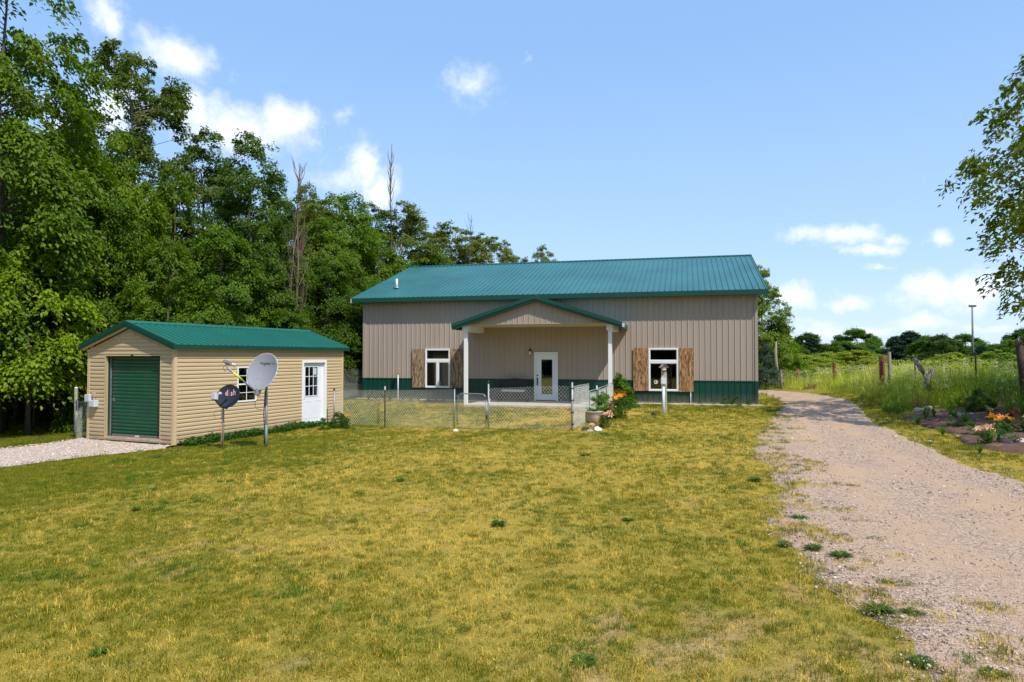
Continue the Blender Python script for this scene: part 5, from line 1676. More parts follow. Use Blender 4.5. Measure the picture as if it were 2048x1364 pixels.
GS = 'stones by the planter'
st(911, 863, .10, M['stonewhite'], 'small white stone at the foot of the left gate post', 1)
st(1170, 861, .13, M['stonedark'], 'dark stone by the fence corner post', 2, group=GS)
st(1184, 853, .12, M['stone'], 'tan stone below the clay pot, nearest the wire fence', 3, group=GS)
st(1195, 862, .14, M['stonewhite'], 'pale yellow stone at the front of the stone pile', 4, group=GS)
st(1189, 846, .11, M['stone'], 'rounded stone touching the clay pot', 5, group=GS)
st(1203, 853, .10, M['stonegrey'], 'reddish grey stone under the pink lilies', 6, group=GS)
st(1180, 864, .09, M['pot'], 'flat reddish stone between the dark and the pale stone', 7, group=GS)
st(1307, 831, .10, M['stonedark'], 'small dark stone figure on the grass beside the birdhouse pole', 8, flat=.9)
GR = 'rocks in the mulch bed'
for px, py, s, mt, lb in ((1838, 826, .17, 'stonegrey', 'pale rock leftmost along the back of the mulch bed'), (1856, 821, .15, 'stonegrey', 'pinkish rock just behind the pale leftmost rock'), (1872, 828, .14, 'stonegrey', 'brownish flat rock right of the two back rocks'),
                          (1921, 836, .16, 'stonegrey', 'pale rock left of the yellow lily stem'), (1944, 834, .10, 'stonegrey', 'small pale rock between the pale rock and the orange lilies'), (1941, 832, .07, 'stonegrey', 'tiny rock behind the pink lilies'),
                          (2012, 893, .17, 'stonedark', 'dark rock at the front of the mulch bed below the green cushion plant'), (2043, 890, .15, 'pot', 'orange-brown rock at the picture right edge')):
    st(px, py, s, M[mt], lb, px, 'rock', GR, .04)

# clay pot
p = gp(1187, 848)
pot = thing('flower_pot', 'round pinkish clay pot filled with bright green moss plant', 'pot', (p[0], p[1], p[2] + .03))
MB().lathe([(.13, 0), (.19, .06), (.245, .22), (.255, .33), (.275, .34), (.275, .37), (.23, .37), (.22, .33)], 20).build('pot_body', M['pot'], pot, True)

# timber edging left
for (px0, py0, px1, py1, lb) in ((742, 802, 838, 802, 'weathered timber edging the left planting bed, left piece'), (838, 803, 905, 805, 'weathered timber edging the left planting bed, right piece')):
    a = gp(px0, py0); b = gp(px1, py1)
    d = Vector(b) - Vector(a); o = MB().box(0, d.length, -.045, .045, 0, .085).build('edging_timber', M['timber'])
    o.location = (a[0], a[1], a[2] - .0); o.rotation_euler = (0, -math.asin(d.z / d.length), math.atan2(d.y, d.x)); tag(o, lb, 'timber', 'timbers edging the barn bed')
#PART3


# ------------------------------------------------------------------ foliage builders
def leaves(name, C, Nrm, Dr, size, rnd, mt, ratio=.55, fold=.12):
    """C centres, Nrm leaf normals, Dr tip directions, size lengths"""
    n = len(C)
    Nrm = Nrm / (np.linalg.norm(Nrm, axis=1, keepdims=True) + 1e-9)
    Dr = Dr - Nrm * (Dr * Nrm).sum(1, keepdims=True); Dr /= (np.linalg.norm(Dr, axis=1, keepdims=True) + 1e-9)
    Sd = np.cross(Nrm, Dr); s = size[:, None]
    A = C - Dr * s * .5; B = C + Sd * s * ratio * .5 + Nrm * s * fold - Dr * s * .06; T = C + Dr * s * .5 - Nrm * s * .06; D = C - Sd * s * ratio * .5 + Nrm * s * fold - Dr * s * .06
    V = np.stack([A, B, T, D], 1).reshape(-1, 3)
    i = np.arange(n) * 4
    Fc = np.stack([np.c_[i, i + 1, i + 2], np.c_[i, i + 2, i + 3]], 1).reshape(-1, 3)
    me = mesh_np(name, V, Fc, mt)
    a = me.attributes.new('rnd', 'FLOAT', 'FACE'); a.data.foreach_set('value', np.repeat(rnd, 2).astype(np.float32))
    return me


def unit(v): return v / (np.linalg.norm(v, axis=-1, keepdims=True) + 1e-9)


def tree_parts(seed, H, Rr, base, shape, ncl, lpc, lsize, mt, bark=None, clr=.55, trunk_r=.16, up=.75, droop=.25, limbs=46, gap=.0, inner=.5, lean=0, ratio=.55, flat=.30, nlump=34, lump=.36):
    """returns (trunk mesh, crown mesh). Crown = leaf sprays at the ends of limbs in an uneven envelope"""
    g = np.random.default_rng(seed)
    # billows: boughs on the envelope, leaf sprays over the outer and upper side of each bough
    nl = nlump
    tl = (np.arange(nl * 2) + g.random(nl * 2)) / (nl * 2); g.shuffle(tl)
    pl = np.array([shape(q) for q in tl]); kp = g.random(nl * 2) < pl / pl.max() + .12; tl = tl[kp][:nl]; pl = pl[kp][:nl]; nl = len(tl)
    al = g.uniform(0, 6.283) + np.arange(nl) * 2.399 + g.normal(0, .3, nl)
    lr = Rr * lump * g.uniform(.7, 1.25, nl) * (.70 + .30 * pl / pl.max())
    tl[0], pl[0] = .97, .05; tl[1], pl[1] = .86, min(pl.max(), shape(.86)) * .6
    rl = np.maximum(0, Rr * pl * g.uniform(.75, 1.12, nl) - lr * .55)
    wl = lr ** 2; which = g.choice(nl, ncl, p=wl / wl.sum()); n = ncl; which[:nl] = np.arange(nl)
    dv = unit(g.normal(0, 1, (n, 3)) + np.c_[np.cos(al[which]) * .55, np.sin(al[which]) * .55, np.full(n, .45)])
    rr_ = lr[which] * (1 - .45 * g.random(n) ** 2.5)
    zl = base + tl * (H - base) - lr * .35
    Cx = rl[which] * np.cos(al[which]) + dv[:, 0] * rr_; Cy = rl[which] * np.sin(al[which]) + dv[:, 1] * rr_; Cz = zl[which] + dv[:, 2] * rr_ * .85
    Cz = np.maximum(Cz, base * .8)
    t = np.clip((Cz - base) / (H - base), 0, 1); th = np.arctan2(Cy, Cx)
    ph = g.uniform(0, 6.28, 8)
    C = np.c_[Cx + lean * (Cz / H) ** 2, Cy, Cz]
    if gap: # leave out clumps for holes
        kk = np.sin(4.1 * th + 6.3 * t * 3 + ph[4]) * np.sin(9 * t + ph[5]) > -gap
        C = C[kk]; t = t[kk]; th = th[kk]; n = len(C)
    outw = unit(np.c_[np.cos(th), np.sin(th), np.zeros(n)])
    cr = clr * g.uniform(.6, 1.35, n) * (1 - .35 * t)
    k = g.integers(int(lpc * .6), int(lpc * 1.4), n)
    idx = np.repeat(np.arange(n), k); m = len(idx)
    a = g.uniform(0, 6.283, m); r = np.sqrt(g.random(m)) * cr[idx]
    off = np.c_[r * np.cos(a), r * np.sin(a), g.normal(0, 1, m) * cr[idx] * flat]
    off[:, 2] -= droop * (r / cr[idx]) ** 2 * cr[idx] - .15 * cr[idx]
    rel = (off[:, :2] * outw[idx, :2]).sum(1); off[:, 2] -= droop * .8 * rel
    L_ = C[idx] + off
    Nn = np.array([0, 0, up]) + outw[idx] * .45 + g.normal(0, .42, (m, 3))
    Dd = outw[idx] * .6 + np.c_[np.cos(a), np.sin(a), np.full(m, -.35 - droop)] + g.normal(0, .3, (m, 3))
    cv = g.random(n)
    rn = np.clip(.55 * cv[idx] + .45 * g.random(m), 0, 1)
    crown = leaves('crown', L_, Nn, Dd, lsize * g.uniform(.65, 1.3, m), rn, mt, ratio)
    # wood
    mb = MB()
    nseg = 9; bend = [(0.0, 0.0)]
    tw = [Vector((lean * (i / nseg) ** 2 + .12 * math.sin(i * 1.3 + ph[6]) * i / nseg, .12 * math.cos(i * 1.1 + ph[7]) * i / nseg, H * .86 * i / nseg)) for i in range(nseg + 1)]
    tw[0].z = -.25
    mb.tube(tw, [trunk_r * (1.25 if i == 0 else 1) * (1 - .88 * i / nseg) + .01 for i in range(nseg + 1)], 8)
    sel = g.permutation(n)[:limbs]
    for q in sel:
        e = Vector(C[q]); zz = max(base * .7, e.z - .35 * math.hypot(e.x, e.y) - g.uniform(.1, .5)); f = min(max(zz / (H * .86), 0), 1) * nseg
        i0 = min(int(f), nseg - 1); s = tw[i0].lerp(tw[i0 + 1], f - i0)
        mid = s.lerp(e, .5) + Vector((g.normal(0, .08), g.normal(0, .08), -.06 * (e - s).length + .1))
        r0 = max(.010, trunk_r * .34 * (1 - .7 * f / nseg))
        mb.tube([s, mid, e], [r0, r0 * .55, .006], 4, False)
    trunk = mb.mesh('trunk', bark or M['bark'], True)
    return trunk, crown


def put_tree(parts, name, label, x, y, s=1.0, sxy=1.0, tint=(1, 1, 1), rz=None, group='trees at the edge of the wood', z=None, cat='tree'):
    t = thing(name, label, cat, (x, y, (gz(x, y) if z is None else z)), random.uniform(0, 6.28) if rz is None else rz, group)
    t.scale = (s * sxy, s * sxy, s)
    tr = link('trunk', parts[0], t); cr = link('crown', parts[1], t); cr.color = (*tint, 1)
    return t


egg = lambda q: (max(0.0, 1 - (2 * q - .9) ** 2)) ** .5 if q < .95 else .25
col_ = lambda q: (1 - q ** 2.4) ** .6 * (.62 + .38 * min(1, q * 4)) + .03
flame = lambda q: (1 - q ** 1.9) ** .75 * (.45 + .55 * min(1, q * 3)) + .03
topheavy = lambda q: max(.15, (max(0.0, 1 - (1.8 * q - 1.0) ** 2)) ** .5)
cone = lambda q: (1 - q) ** .85 + .03
dome = lambda q: math.sqrt(max(0, 1 - q * q)) * (.8 + .2 * min(1, q * 4)) + .02

T = {}
T['maple_a'] = tree_parts(101, 12, 3.1, .6, col_, 640, 66, .17, L_MAPLE, clr=.55, droop=.45, nlump=60, lump=.38)
T['maple_b'] = tree_parts(102, 12, 2.7, .8, col_, 600, 64, .16, L_MAPLE, clr=.52, droop=.4, nlump=56, lump=.40)
T['dark'] = tree_parts(103, 13, 2.6, 1.0, col_, 620, 60, .15, L_DARK, clr=.46, droop=.1, nlump=70, lump=.33)
T['high'] = tree_parts(104, 14, 3.2, 3.4, egg, 600, 60, .17, L_MAPLE, clr=.60, droop=.45, trunk_r=.17, nlump=44, lump=.40)
T['poplar'] = tree_parts(105, 17, 2.6, 7.5, topheavy, 420, 60, .17, L_DARK, M['barkpale'], clr=.50, droop=.1, trunk_r=.17, limbs=120, nlump=44, lump=.30)
T['gold'] = tree_parts(106, 12, 2.5, 1.0, col_, 560, 58, .14, L_GOLD, M['barkpale'], clr=.42, droop=.05, limbs=70, nlump=70, lump=.31)
T['droop'] = tree_parts(107, 7, 2.0, 2.0, col_, 340, 60, .16, L_LIME, clr=.46, droop=1.1, limbs=60, trunk_r=.08, flat=.18, nlump=46, lump=.27)
T['bigleaf'] = tree_parts(108, 17, 3.4, 4.2, col_, 680, 60, .20, L_MAPLE, clr=.62, droop=.7, trunk_r=.20, limbs=90, nlump=70, lump=.29)
T['bush'] = tree_parts(109, 2.6, 1.5, .05, dome, 200, 60, .13, L_MAPLE, clr=.30, droop=.2, limbs=26, trunk_r=.04, nlump=20, lump=.42)
T['limebush'] = tree_parts(110, 2.4, 1.5, .05, col_, 280, 56, .10, L_GOLD, clr=.26, droop=-.1, limbs=20, trunk_r=.04, nlump=40, lump=.27)
T['sapling'] = tree_parts(111, 1.1, .6, .05, dome, 44, 36, .10, L_PLANT, clr=.18, droop=.3, limbs=14, trunk_r=.012, nlump=9, lump=.5)
T['spruce'] = tree_parts(112, 2.9, 1.15, .08, cone, 340, 90, .075, L_SPRUCE, clr=.22, droop=.25, limbs=60, trunk_r=.05, ratio=.22, flat=.16, nlump=70, lump=.28)
T['pine'] = tree_parts(113, 11, 3.0, .6, lambda q: (1 - q ** 1.6) ** .7 * (.8 + .2 * math.sin(q * 40)) + .05, 340, 60, .40, L_PINE, clr=.75, droop=.0, limbs=50, trunk_r=.2, ratio=.3, flat=.3, nlump=44, lump=.42)
T['fardec'] = tree_parts(114, 10, 3.6, .2, dome, 460, 60, .34, L_MAPLE, clr=.62, droop=0, limbs=20, trunk_r=.2, nlump=60, lump=.27, flat=.75, up=.35)
T['fardec2'] = tree_parts(134, 10, 3.0, .2, col_, 420, 60, .34, L_DARK, clr=.6, droop=0, limbs=20, trunk_r=.2, nlump=56, lump=.30, flat=.8, up=.3)
T['birch'] = tree_parts(115, 12, 4.4, 2.4, egg, 620, 34, .185, L_DARK, M['bark'], clr=.40, droop=.6, limbs=120, trunk_r=.12, flat=.38, nlump=110, lump=.22)
T['stand'] = tree_parts(116, 9, 2.6, .3, col_, 300, 50, .28, L_DARK, clr=.85, droop=.3, limbs=8, trunk_r=.14, nlump=40, lump=.42)
T['poplar2'] = tree_parts(121, 9, 2.4, .5, col_, 560, 60, .16, L_GOLD, M['barkpale'], clr=.44, droop=.1, limbs=80, nlump=70, lump=.42)

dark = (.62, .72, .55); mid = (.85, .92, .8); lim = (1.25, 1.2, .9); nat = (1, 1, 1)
G1 = 'trees at the edge of the wood'


def wt(kind, px, ytop, Y, label, wpx=None, tint=nat, H0=None, name=None, group=G1, rz=None):
    p = at(px, 714, Y); H_ = {'maple_a': 12, 'maple_b': 12, 'dark': 13, 'high': 14, 'poplar': 17, 'gold': 12, 'droop': 7, 'bigleaf': 17, 'pine': 11, 'fardec': 10, 'birch': 12, 'bush': 2.6, 'limebush': 2.4, 'spruce': 2.9, 'stand': 9, 'sapling': 1.1, 'poplar2': 9, 'fardec2': 10}[kind]
    R0 = {'maple_a': 3.0, 'maple_b': 2.6, 'dark': 2.4, 'high': 3.2, 'poplar': 2.5, 'gold': 2.4, 'droop': 2.0, 'bigleaf': 3.4, 'pine': 3.2, 'fardec': 3.8, 'birch': 4.6, 'bush': 1.5, 'limebush': 1.7, 'spruce': 1.15, 'stand': 2.6, 'sapling': .6, 'poplar2': 2.4, 'fardec2': 3.0}[kind]
    zt = at(px, ytop, Y).z; h = zt - gz(p.x, p.y); s = h / (H_ * 1.06)
    sx = 1.0 if wpx is None else (wpx / 2 / F * Y) / (R0 * s)
    nm = name or {'pine': 'pine_tree', 'bush': 'bush', 'limebush': 'bush', 'spruce': 'spruce', 'poplar': 'poplar_tree', 'birch': 'birch_tree', 'sapling': 'young_plant'}.get(kind, 'broadleaf_tree')
    return put_tree(T[kind], nm, label, p.x, p.y, s, sx, tint, rz, group, cat='bush' if 'bush' in kind or kind == 'sapling' else 'tree')


wt('bigleaf', -5, -190, 24.5, 'tall leafy tree filling the top left corner of the picture', 370, (1.0, 1.0, .9))
wt('droop', 58, 440, 24.0, 'bright yellow-green drooping tree left of the shed roof', 240, (1.5, 1.25, .6))
wt('droop', -70, 430, 22.6, 'bright drooping tree cut off by the left picture edge', 240, (.85, .85, .8))
wt('poplar', 262, 70, 33, 'tall dark poplar with bare limbs showing against the sky', 195, (1.1, 1.05, .9))
wt('maple_b', 240, 240, 28.5, 'green maple rising before the tall dark poplar', 170, lim)
wt('maple_a', 345, 300, 30.5, 'pale-topped maple right of the tall dark poplar', 165, nat)
wt('dark', 400, 235, 34, 'dark tree with a stepped slanting top beside the poplar', 190, (1.0, 1.05, .9))
wt('dark', 500, 245, 31, 'dark upright tree with a wispy top against the cloud', 195, (.95, 1.1, .9))
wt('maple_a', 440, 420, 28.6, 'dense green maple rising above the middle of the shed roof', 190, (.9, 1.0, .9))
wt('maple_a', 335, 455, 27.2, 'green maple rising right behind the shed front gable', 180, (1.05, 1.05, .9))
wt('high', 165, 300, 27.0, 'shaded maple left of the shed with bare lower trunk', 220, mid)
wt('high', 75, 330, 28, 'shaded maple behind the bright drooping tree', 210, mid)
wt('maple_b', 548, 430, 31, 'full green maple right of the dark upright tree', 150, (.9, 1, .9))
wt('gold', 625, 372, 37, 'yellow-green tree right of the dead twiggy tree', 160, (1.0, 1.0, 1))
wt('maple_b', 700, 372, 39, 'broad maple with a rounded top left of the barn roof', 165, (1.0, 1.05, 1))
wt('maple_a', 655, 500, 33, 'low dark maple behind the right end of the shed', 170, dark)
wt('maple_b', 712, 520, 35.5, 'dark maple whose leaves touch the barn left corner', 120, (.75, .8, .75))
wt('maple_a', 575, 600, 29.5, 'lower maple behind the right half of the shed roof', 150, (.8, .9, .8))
wt('gold', 800, 385, 45, 'greyish poplar below the bare dead top, above the barn roof', 190, (.85, .9, 1.0))
wt('maple_b', 760, 455, 42, 'green tree between the broad maple and the greyish poplar', 170, (1, 1, .9))
wt('maple_b', 850, 480, 46, 'low rounded tree just above the left end of the barn roof', 190, (1.1, 1.1, .9))
wt('gold', 905, 428, 50, 'thin-topped tree with bare twigs above the barn roof', 190, (.95, .95, 1))
wt('gold', 965, 452, 52, 'yellow-green poplar over the barn roof, right of the thin-topped tree', 180, (1.05, 1.0, 1))
wt('gold', 1008, 468, 53, 'narrow poplar at the right end of the wood behind the barn', 100, (1.0, 1.0, 1))
wt('gold', 1090, 478, 60, 'small separate treetop above the middle of the barn roof', 95, (1.0, 1.0, 1))
wt('gold', 1055, 503, 60, 'lowest treetop just left of the small separate treetop', 80, (1.0, 1.0, 1))
wt('maple_b', 640, 420, 36, 'green maple behind the dead twiggy tree', 170, (1, 1, .9))
wt('bush', 205, 640, 26, 'leafy bush showing above the left slope of the shed roof', 150, (.9, .95, .7))
wt('maple_b', 608, 352, 40, 'tree top just right of the dead reddish twigs', 130, (.95, 1, .85))
wt('maple_b', 668, 372, 43, 'tree top between yellow-green tree and broad maple', 150, (1.05, 1.05, .85))
wt('dark', 742, 392, 46, 'dark tree top left of the bare dead treetop', 130, (1, 1.1, .9))
wt('dark', 825, 410, 52, 'dark tree top right of the greyish poplar', 120, (1, 1.1, .9))
wt('gold', 940, 462, 56, 'yellow-green tree filling between the two poplars over the roof', 160, (1.1, 1.05, 1))
wt('maple_b', 880, 478, 54, 'green tree low behind the thin-topped tree', 150, (1.1, 1.1, .9))
wt('gold', 1022, 486, 57, 'small tree low at the right end of the wood', 90, (1.1, 1.05, 1))
wt('maple_b', 545, 330, 36, 'tree top joining the dark upright tree on its right', 120, (.9, 1, .85))
wt('maple_b', 470, 345, 33, 'tree filling the gap between the two dark trees', 150, (.9, 1.0, .9))
# deeper rows: nothing in the picture tells these apart
g_ = np.random.default_rng(77)
BACK = 'trees deep inside the wood'
for k in range(46):
    Yk = g_.uniform(33, 58); px = g_.uniform(-420, 760)
    sky = np.interp(px, [-420, 150, 230, 350, 420, 500, 600, 700, 760], [120, 200, 300, 360, 420, 400, 470, 470, 520])
    kind = g_.choice(['high', 'maple_a', 'maple_b', 'stand', 'high'])
    wt(kind, px, sky + g_.uniform(40, 160), Yk, 'dark leafy tree added left of the view to shade the wood', None, (.75, .85, .7), group=BACK)
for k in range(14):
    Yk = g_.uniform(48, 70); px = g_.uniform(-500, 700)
    wt('stand', px, 560, Yk, 'dark leafy tree added left of the view to shade the wood', 420, (.4, .5, .4), group=BACK)
for k in range(9):    # trees added left of the view to shade the wood
    put_tree(T[['maple_a', 'high', 'bigleaf'][k % 3]], 'broadleaf_tree', 'dark leafy tree added left of the view to shade the wood', -24 - 2.2 * (k % 3), 12 + 3.2 * k, .9, 1.0, (.8, .9, .8), None, BACK)
# woods behind the camera, seen mirrored in the barn's door and windows
for k in range(11):
    put_tree(T[['stand', 'fardec'][k % 2]], 'broadleaf_tree', 'leafy tree behind the camera mirrored in the barn windows', -26 + 6 * k, -24 - 3 * (k % 3), 1.15, 1.25, (.7, .8, .7), None, 'trees mirrored in the barn glass')

# slim bare trunks in the dark
g2 = np.random.default_rng(5)
for k, (px, Yk, r) in enumerate([(12, 26, .10), (35, 29, .12), (52, 31, .07), (78, 27.5, .05), (92, 33, .09), (128, 30, .07), (140, 35, .10), (28, 34, .06), (60, 37, .1), (155, 29, .12), (118, 37, .08), (5, 33, .09)]):
    p = at(px, 760, Yk); t = thing('tree_trunk', 'slim dark trunk in the shade left of the shed', 'tree', (p.x, p.y, gz(p.x, p.y)), 0, 'slim trunks in the shade')
    MB().tube([(0, 0, -.2), (g2.normal(0, .12), 0, 2.5), (g2.normal(0, .2), g2.normal(0, .2), 6.5)], [r * 1.1, r, r * .7], 8).build('stem', M['bark'], t, True)
p = gp(112, 850)
t = thing('tree_trunk', 'thin pale leaning trunk standing before the dark wood left of the shed', 'tree', p)
MB().tube([(0, 0, -.1), (-.10, 0, .8), (-.16, 0, 1.6), (-.15, 0, 3.2), (-.2, 0, 5)], [.05, .038, .034, .03, .02], 8).build('stem', M['barkpale'], t, True)


# dead trees
def dead_tree(name, label, px, ybase, ytop, Y, mt, n, spread, seed, upright=.8, twigs=3, r0=.07, lean=0.0, startf=.35):
    g = np.random.default_rng(seed)
    p = at(px, ybase, Y); zg = gz(p.x, p.y); H = at(px, ytop, Y).z - zg
    t = thing(name, label, 'tree', (p.x, p.y, zg)); mb = MB()
    tw = [Vector((lean * (i / 8) * H + .05 * math.sin(i * 1.7), 0.05 * math.cos(i * 2.1), H * i / 8)) for i in range(9)]
    mb.tube(tw, [r0 * (1 - .9 * i / 8) + .006 for i in range(9)], 7)
    t.update_tag()
    mb.build('trunk', mt, t, True)
    br = MB()
    for k in range(n):
        f = g.uniform(startf, .97) * 8; i0 = int(f); s = tw[i0].lerp(tw[i0 + 1], f - i0)
        a = g.uniform(0, 6.283); L_ = spread * g.uniform(.5, 1.2) * (1.25 - f / 8)
        d = Vector((math.cos(a) * (1 - upright), math.sin(a) * (1 - upright), upright)).normalized()
        m_ = s + d * L_ * .5 + Vector((math.cos(a), math.sin(a), 0)) * L_ * .12; e = s + d * L_ + Vector((math.cos(a), math.sin(a), 0)) * L_ * .08
        br.tube([s, m_, e], [r0 * .30, r0 * .17, .004], 4, False)
        for q in range(twigs):
            s2 = s.lerp(e, g.uniform(.3, .9)); a2 = a + g.normal(0, .8); e2 = s2 + Vector((math.cos(a2) * .4, math.sin(a2) * .4, upright)).normalized() * L_ * g.uniform(.25, .5)
            br.tube([s2, e2], [r0 * .10, .003], 3, False)
    br.build('branches', mt, t, True)
    return t


dead_tree('dead_tree', 'dead tree with a sheaf of reddish bare twigs behind the shed', 590, 690, 338, 30.2, M['twig'], 42, 2.9, 3, .84, 4, .07, .012, .22)
dead_tree('dead_tree', 'bare dead treetop standing up against the sky left of the barn', 781, 690, 288, 44.6, M['bark'], 26, 2.4, 8, .86, 2, .10, .0, .66)
dead_tree('dead_tree', 'leafless pale sapling among the maples above the shed gable', 150, 690, 430, 25.5, M['barkpale'], 22, 2.2, 12, .84, 3, .05, .0, .35)
dead_tree('dead_tree', 'pale leaning dead trunk left of the reddish twiggy tree', 556, 660, 455, 30.3, M['barkpale'], 10, 1.0, 13, .8, 2, .06, .10, .5)
dead_tree('dead_tree', 'bare twigs rising out of the trees above the barn roof', 935, 640, 430, 49, M['bark'], 26, 2.2, 15, .75, 3, .06, .02, .55)
dead_tree('dead_tree', 'thin bare brown twigs between the dead treetop and the broad maple', 752, 640, 470, 40, M['twig'], 20, 1.6, 16, .8, 3, .05, .02, .5)

# right foreground tree hanging into the picture
put_tree(T['birch'], 'birch_tree', 'loose hanging tree at the right picture edge', 18.5, 19.4, 1.04, 1.0, (1.6, 1.35, .7), 1.1, None)

# right of the barn
wt('poplar2', 1524, 528, 46, 'tall light green tree just right of the barn', 100, (1.1, 1.3, 1.0), group=None, name='broadleaf_tree')
wt('bush', 1555, 640, 46, 'green bushy tree at the foot of the tall light green tree', 90, (1.1, 1.1, .8), group=None)
p = at(1556, 735, 44)
t = thing('tree_trunk', 'bare pale trunk right of the barn behind the blue spruce', 'tree', (p.x, p.y, gz(p.x, p.y)))
MB().tube([(0, 0, -.1), (-.1, 0, 1.0), (-.16, 0, 1.9), (-.1, 0, 2.6)], [.13, .11, .10, .05], 8).build('stem', M['barkpale'], t, True)
p = gp(1533, 778)
put_tree(T['spruce'], 'spruce', 'small blue-green spruce beside the driveway right of the barn', p[0], p[1], .92, .85, (1.3, 1.25, 1.2), .3, None)

BG = 'bushes in the meadow'
blist = [(1600, 706, 60, 120, 'limebush', 'low olive bush beyond the driveway bend'), (1640, 712, 52, 110, 'limebush', 'bright yellow-green bush left of the middle rusty post'), (1655, 702, 70, 110, 'limebush', 'pale bush behind the middle rusty post'),
         (1712, 699, 62, 150, 'limebush', 'large rounded pale green bush between the rusty posts'), (1735, 715, 50, 80, 'limebush', 'green bush left of the thick rusty post'), (1620, 735, 44, 60, 'bush', 'dark green bush above the driveway bend'),
         (1580, 735, 50, 70, 'bush', 'green bush beside the spruce'), (1905, 704, 42, 130, 'limebush', 'big yellow-green bush left of the dark brown pole'), (1880, 716, 38, 80, 'limebush', 'low yellow bush behind the leaning log'),
         (1990, 700, 42, 110, 'bush', 'tall green bush right of the dark brown pole'), (1965, 722, 36, 70, 'limebush', 'grey-green bush right of the dark brown pole foot'), (2020, 724, 34, 70, 'bush', 'dark bush left of the leaning wooden post'),
         (2060, 706, 40, 110, 'limebush', 'yellow-green bush at the right picture edge'), (1830, 728, 60, 60, 'limebush', 'flat yellow bush under the dark pines'), (1940, 712, 55, 60, 'limebush', 'yellow bush behind the dark brown pole'), (1690, 730, 44, 70, 'limebush', 'low bright bush right of the middle rusty post')]
for k, (px, yt, Yk, w, kd, lb) in enumerate(blist):
    wt(kd, px, yt + 3, Yk, lb, w * 1.1, (1.8, 1.75, 1.0) if kd == 'limebush' else (1.5, 1.4, .9), group=BG)
FG = 'distant trees beyond the meadow'
flist = [(1590, 690, 110, 60, 'fardec', 'distant round tree behind the bare pale trunk'), (1625, 675, 120, 50, 'pine', 'dark distant pine above the driveway bend'), (1600, 706, 95, 50, 'fardec', 'lower distant tree right of the tall light green tree'), (1655, 688, 160, 70, 'fardec', 'distant tree right of the first dark pine'),
         (1672, 684, 135, 40, 'fardec', 'greyish distant tree above the middle rusty post'), (1690, 684, 170, 70, 'fardec', 'distant green tree right of the greyish one'), (1715, 690, 190, 60, 'fardec', 'low distant tree on the descending skyline'), (1745, 692, 200, 44, 'pine', 'small pine on the far skyline'),
         (1788, 672, 105, 56, 'pine', 'dark pine at the left of the big dark clump'), (1820, 660, 110, 84, 'pine', 'tallest dark pine of the clump beyond the posts'), (1852, 672, 105, 66, 'fardec', 'dark round tree in the middle of the big clump'), (1885, 669, 100, 72, 'fardec', 'broad dark tree at the right of the big clump'),
         (1760, 698, 190, 50, 'fardec', 'low distant tree between skyline pine and the big clump'), (1925, 690, 150, 40, 'pine', 'distant pine left of the tall light pole'), (1962, 690, 155, 40, 'pine', 'distant pine right of the tall light pole'), (1990, 688, 190, 60, 'fardec', 'distant low tree beside the right edge bushes'),
         (2022, 680, 180, 60, 'fardec', 'distant pale tree left of the leaning wooden post'), (2060, 684, 190, 60, 'fardec', 'distant tree cut by the right picture edge'), (1915, 697, 200, 60, 'fardec', 'low distant tree right of the big clump'), (1560, 690, 120, 60, 'fardec', 'distant tree hidden partly by the barn tree')]
for k, (px, yt, Yk, w, kd, lb) in enumerate(flist):
    wt('fardec2' if (kd == 'fardec' and k % 2) else kd, px, yt, Yk, lb, w * 1.1, (1.0, 1.2, 1.8) if Yk > 140 else (.8, .95, 1.0), group=FG)  # farthest leaves tinted bluer, haze put into their colour
for k in range(30):   # treeline that closes the horizon, also outside the frame
    px = 1500 + k * 60; a = math.radians(20 + k * 3.4); r = 250
    x_, y_ = r * math.sin(a), r * math.cos(a)
    put_tree(T[['fardec', 'fardec2'][k % 2]], 'broadleaf_tree', 'tree of the far treeline along the horizon', x_, y_, .78 + .22 * math.sin(k * 2.3) ** 2, 2.3, (.85, 1.1, 1.6), None, 'far treeline along the horizon', .3)  # blue in the leaf tint stands in for distance haze

# ------------------------------------------------------------------ posts in the meadow
def meadow_post(name, label, px, py0, py1, Y, r, mt, lean=(0, 0), cat='post', n=10, cut=True):
    b = at(px, py1, Y); zg = gz(b.x, b.y); h = at(px, py0, Y).z - zg
    t = thing(name, label, cat, (b.x, b.y, zg), 0, 'old posts along the meadow')
    MB().tube([(0, 0, -.3), (lean[0] * .5 + .01, lean[1] * .5, h * .5), (lean[0], lean[1], h * .985), (lean[0], lean[1], h)], [r * 1.04, r, r * .95, r * .8], n).build('shaft', mt, t, True)
    return t


meadow_post('rusty_post', 'thick rusty steel post beside the tall grey wooden post', 1764, 712, 752, 31, .115, M['rust'])
meadow_post('wooden_post', 'tall grey wooden post beside the thick rusty post', 1779, 704, 752, 30.6, .075, M['oldwood'])
meadow_post('rusty_post', 'rusty post with a pale chip in the middle of the meadow edge', 1669, 725, 757, 36, .10, M['rust'])
meadow_post('rusty_post', 'short rusty post above the driveway bend', 1595.5, 738, 760, 40, .09, M['rust'])
meadow_post('wooden_post', 'slim grey post near the spruce', 1562.5, 741, 775, 38, .065, M['oldwood'])
meadow_post('steel_post', 'dark brown steel pole standing before the far light pole', 1951.5, 704, 757, 27, .035, M['brownpost'])
meadow_post('steel_post', 'thin dark post behind the leaning log', 1830, 722, 750, 30, .028, M['brownpost'])
a = at(2037, 681, 21.5); b = at(2052, 760, 21.5)
t = thing('wooden_post', 'thick leaning brown wooden post at the right picture edge', 'post', (b.x, b.y, gz(b.x, b.y)), 0, 'old posts along the meadow')
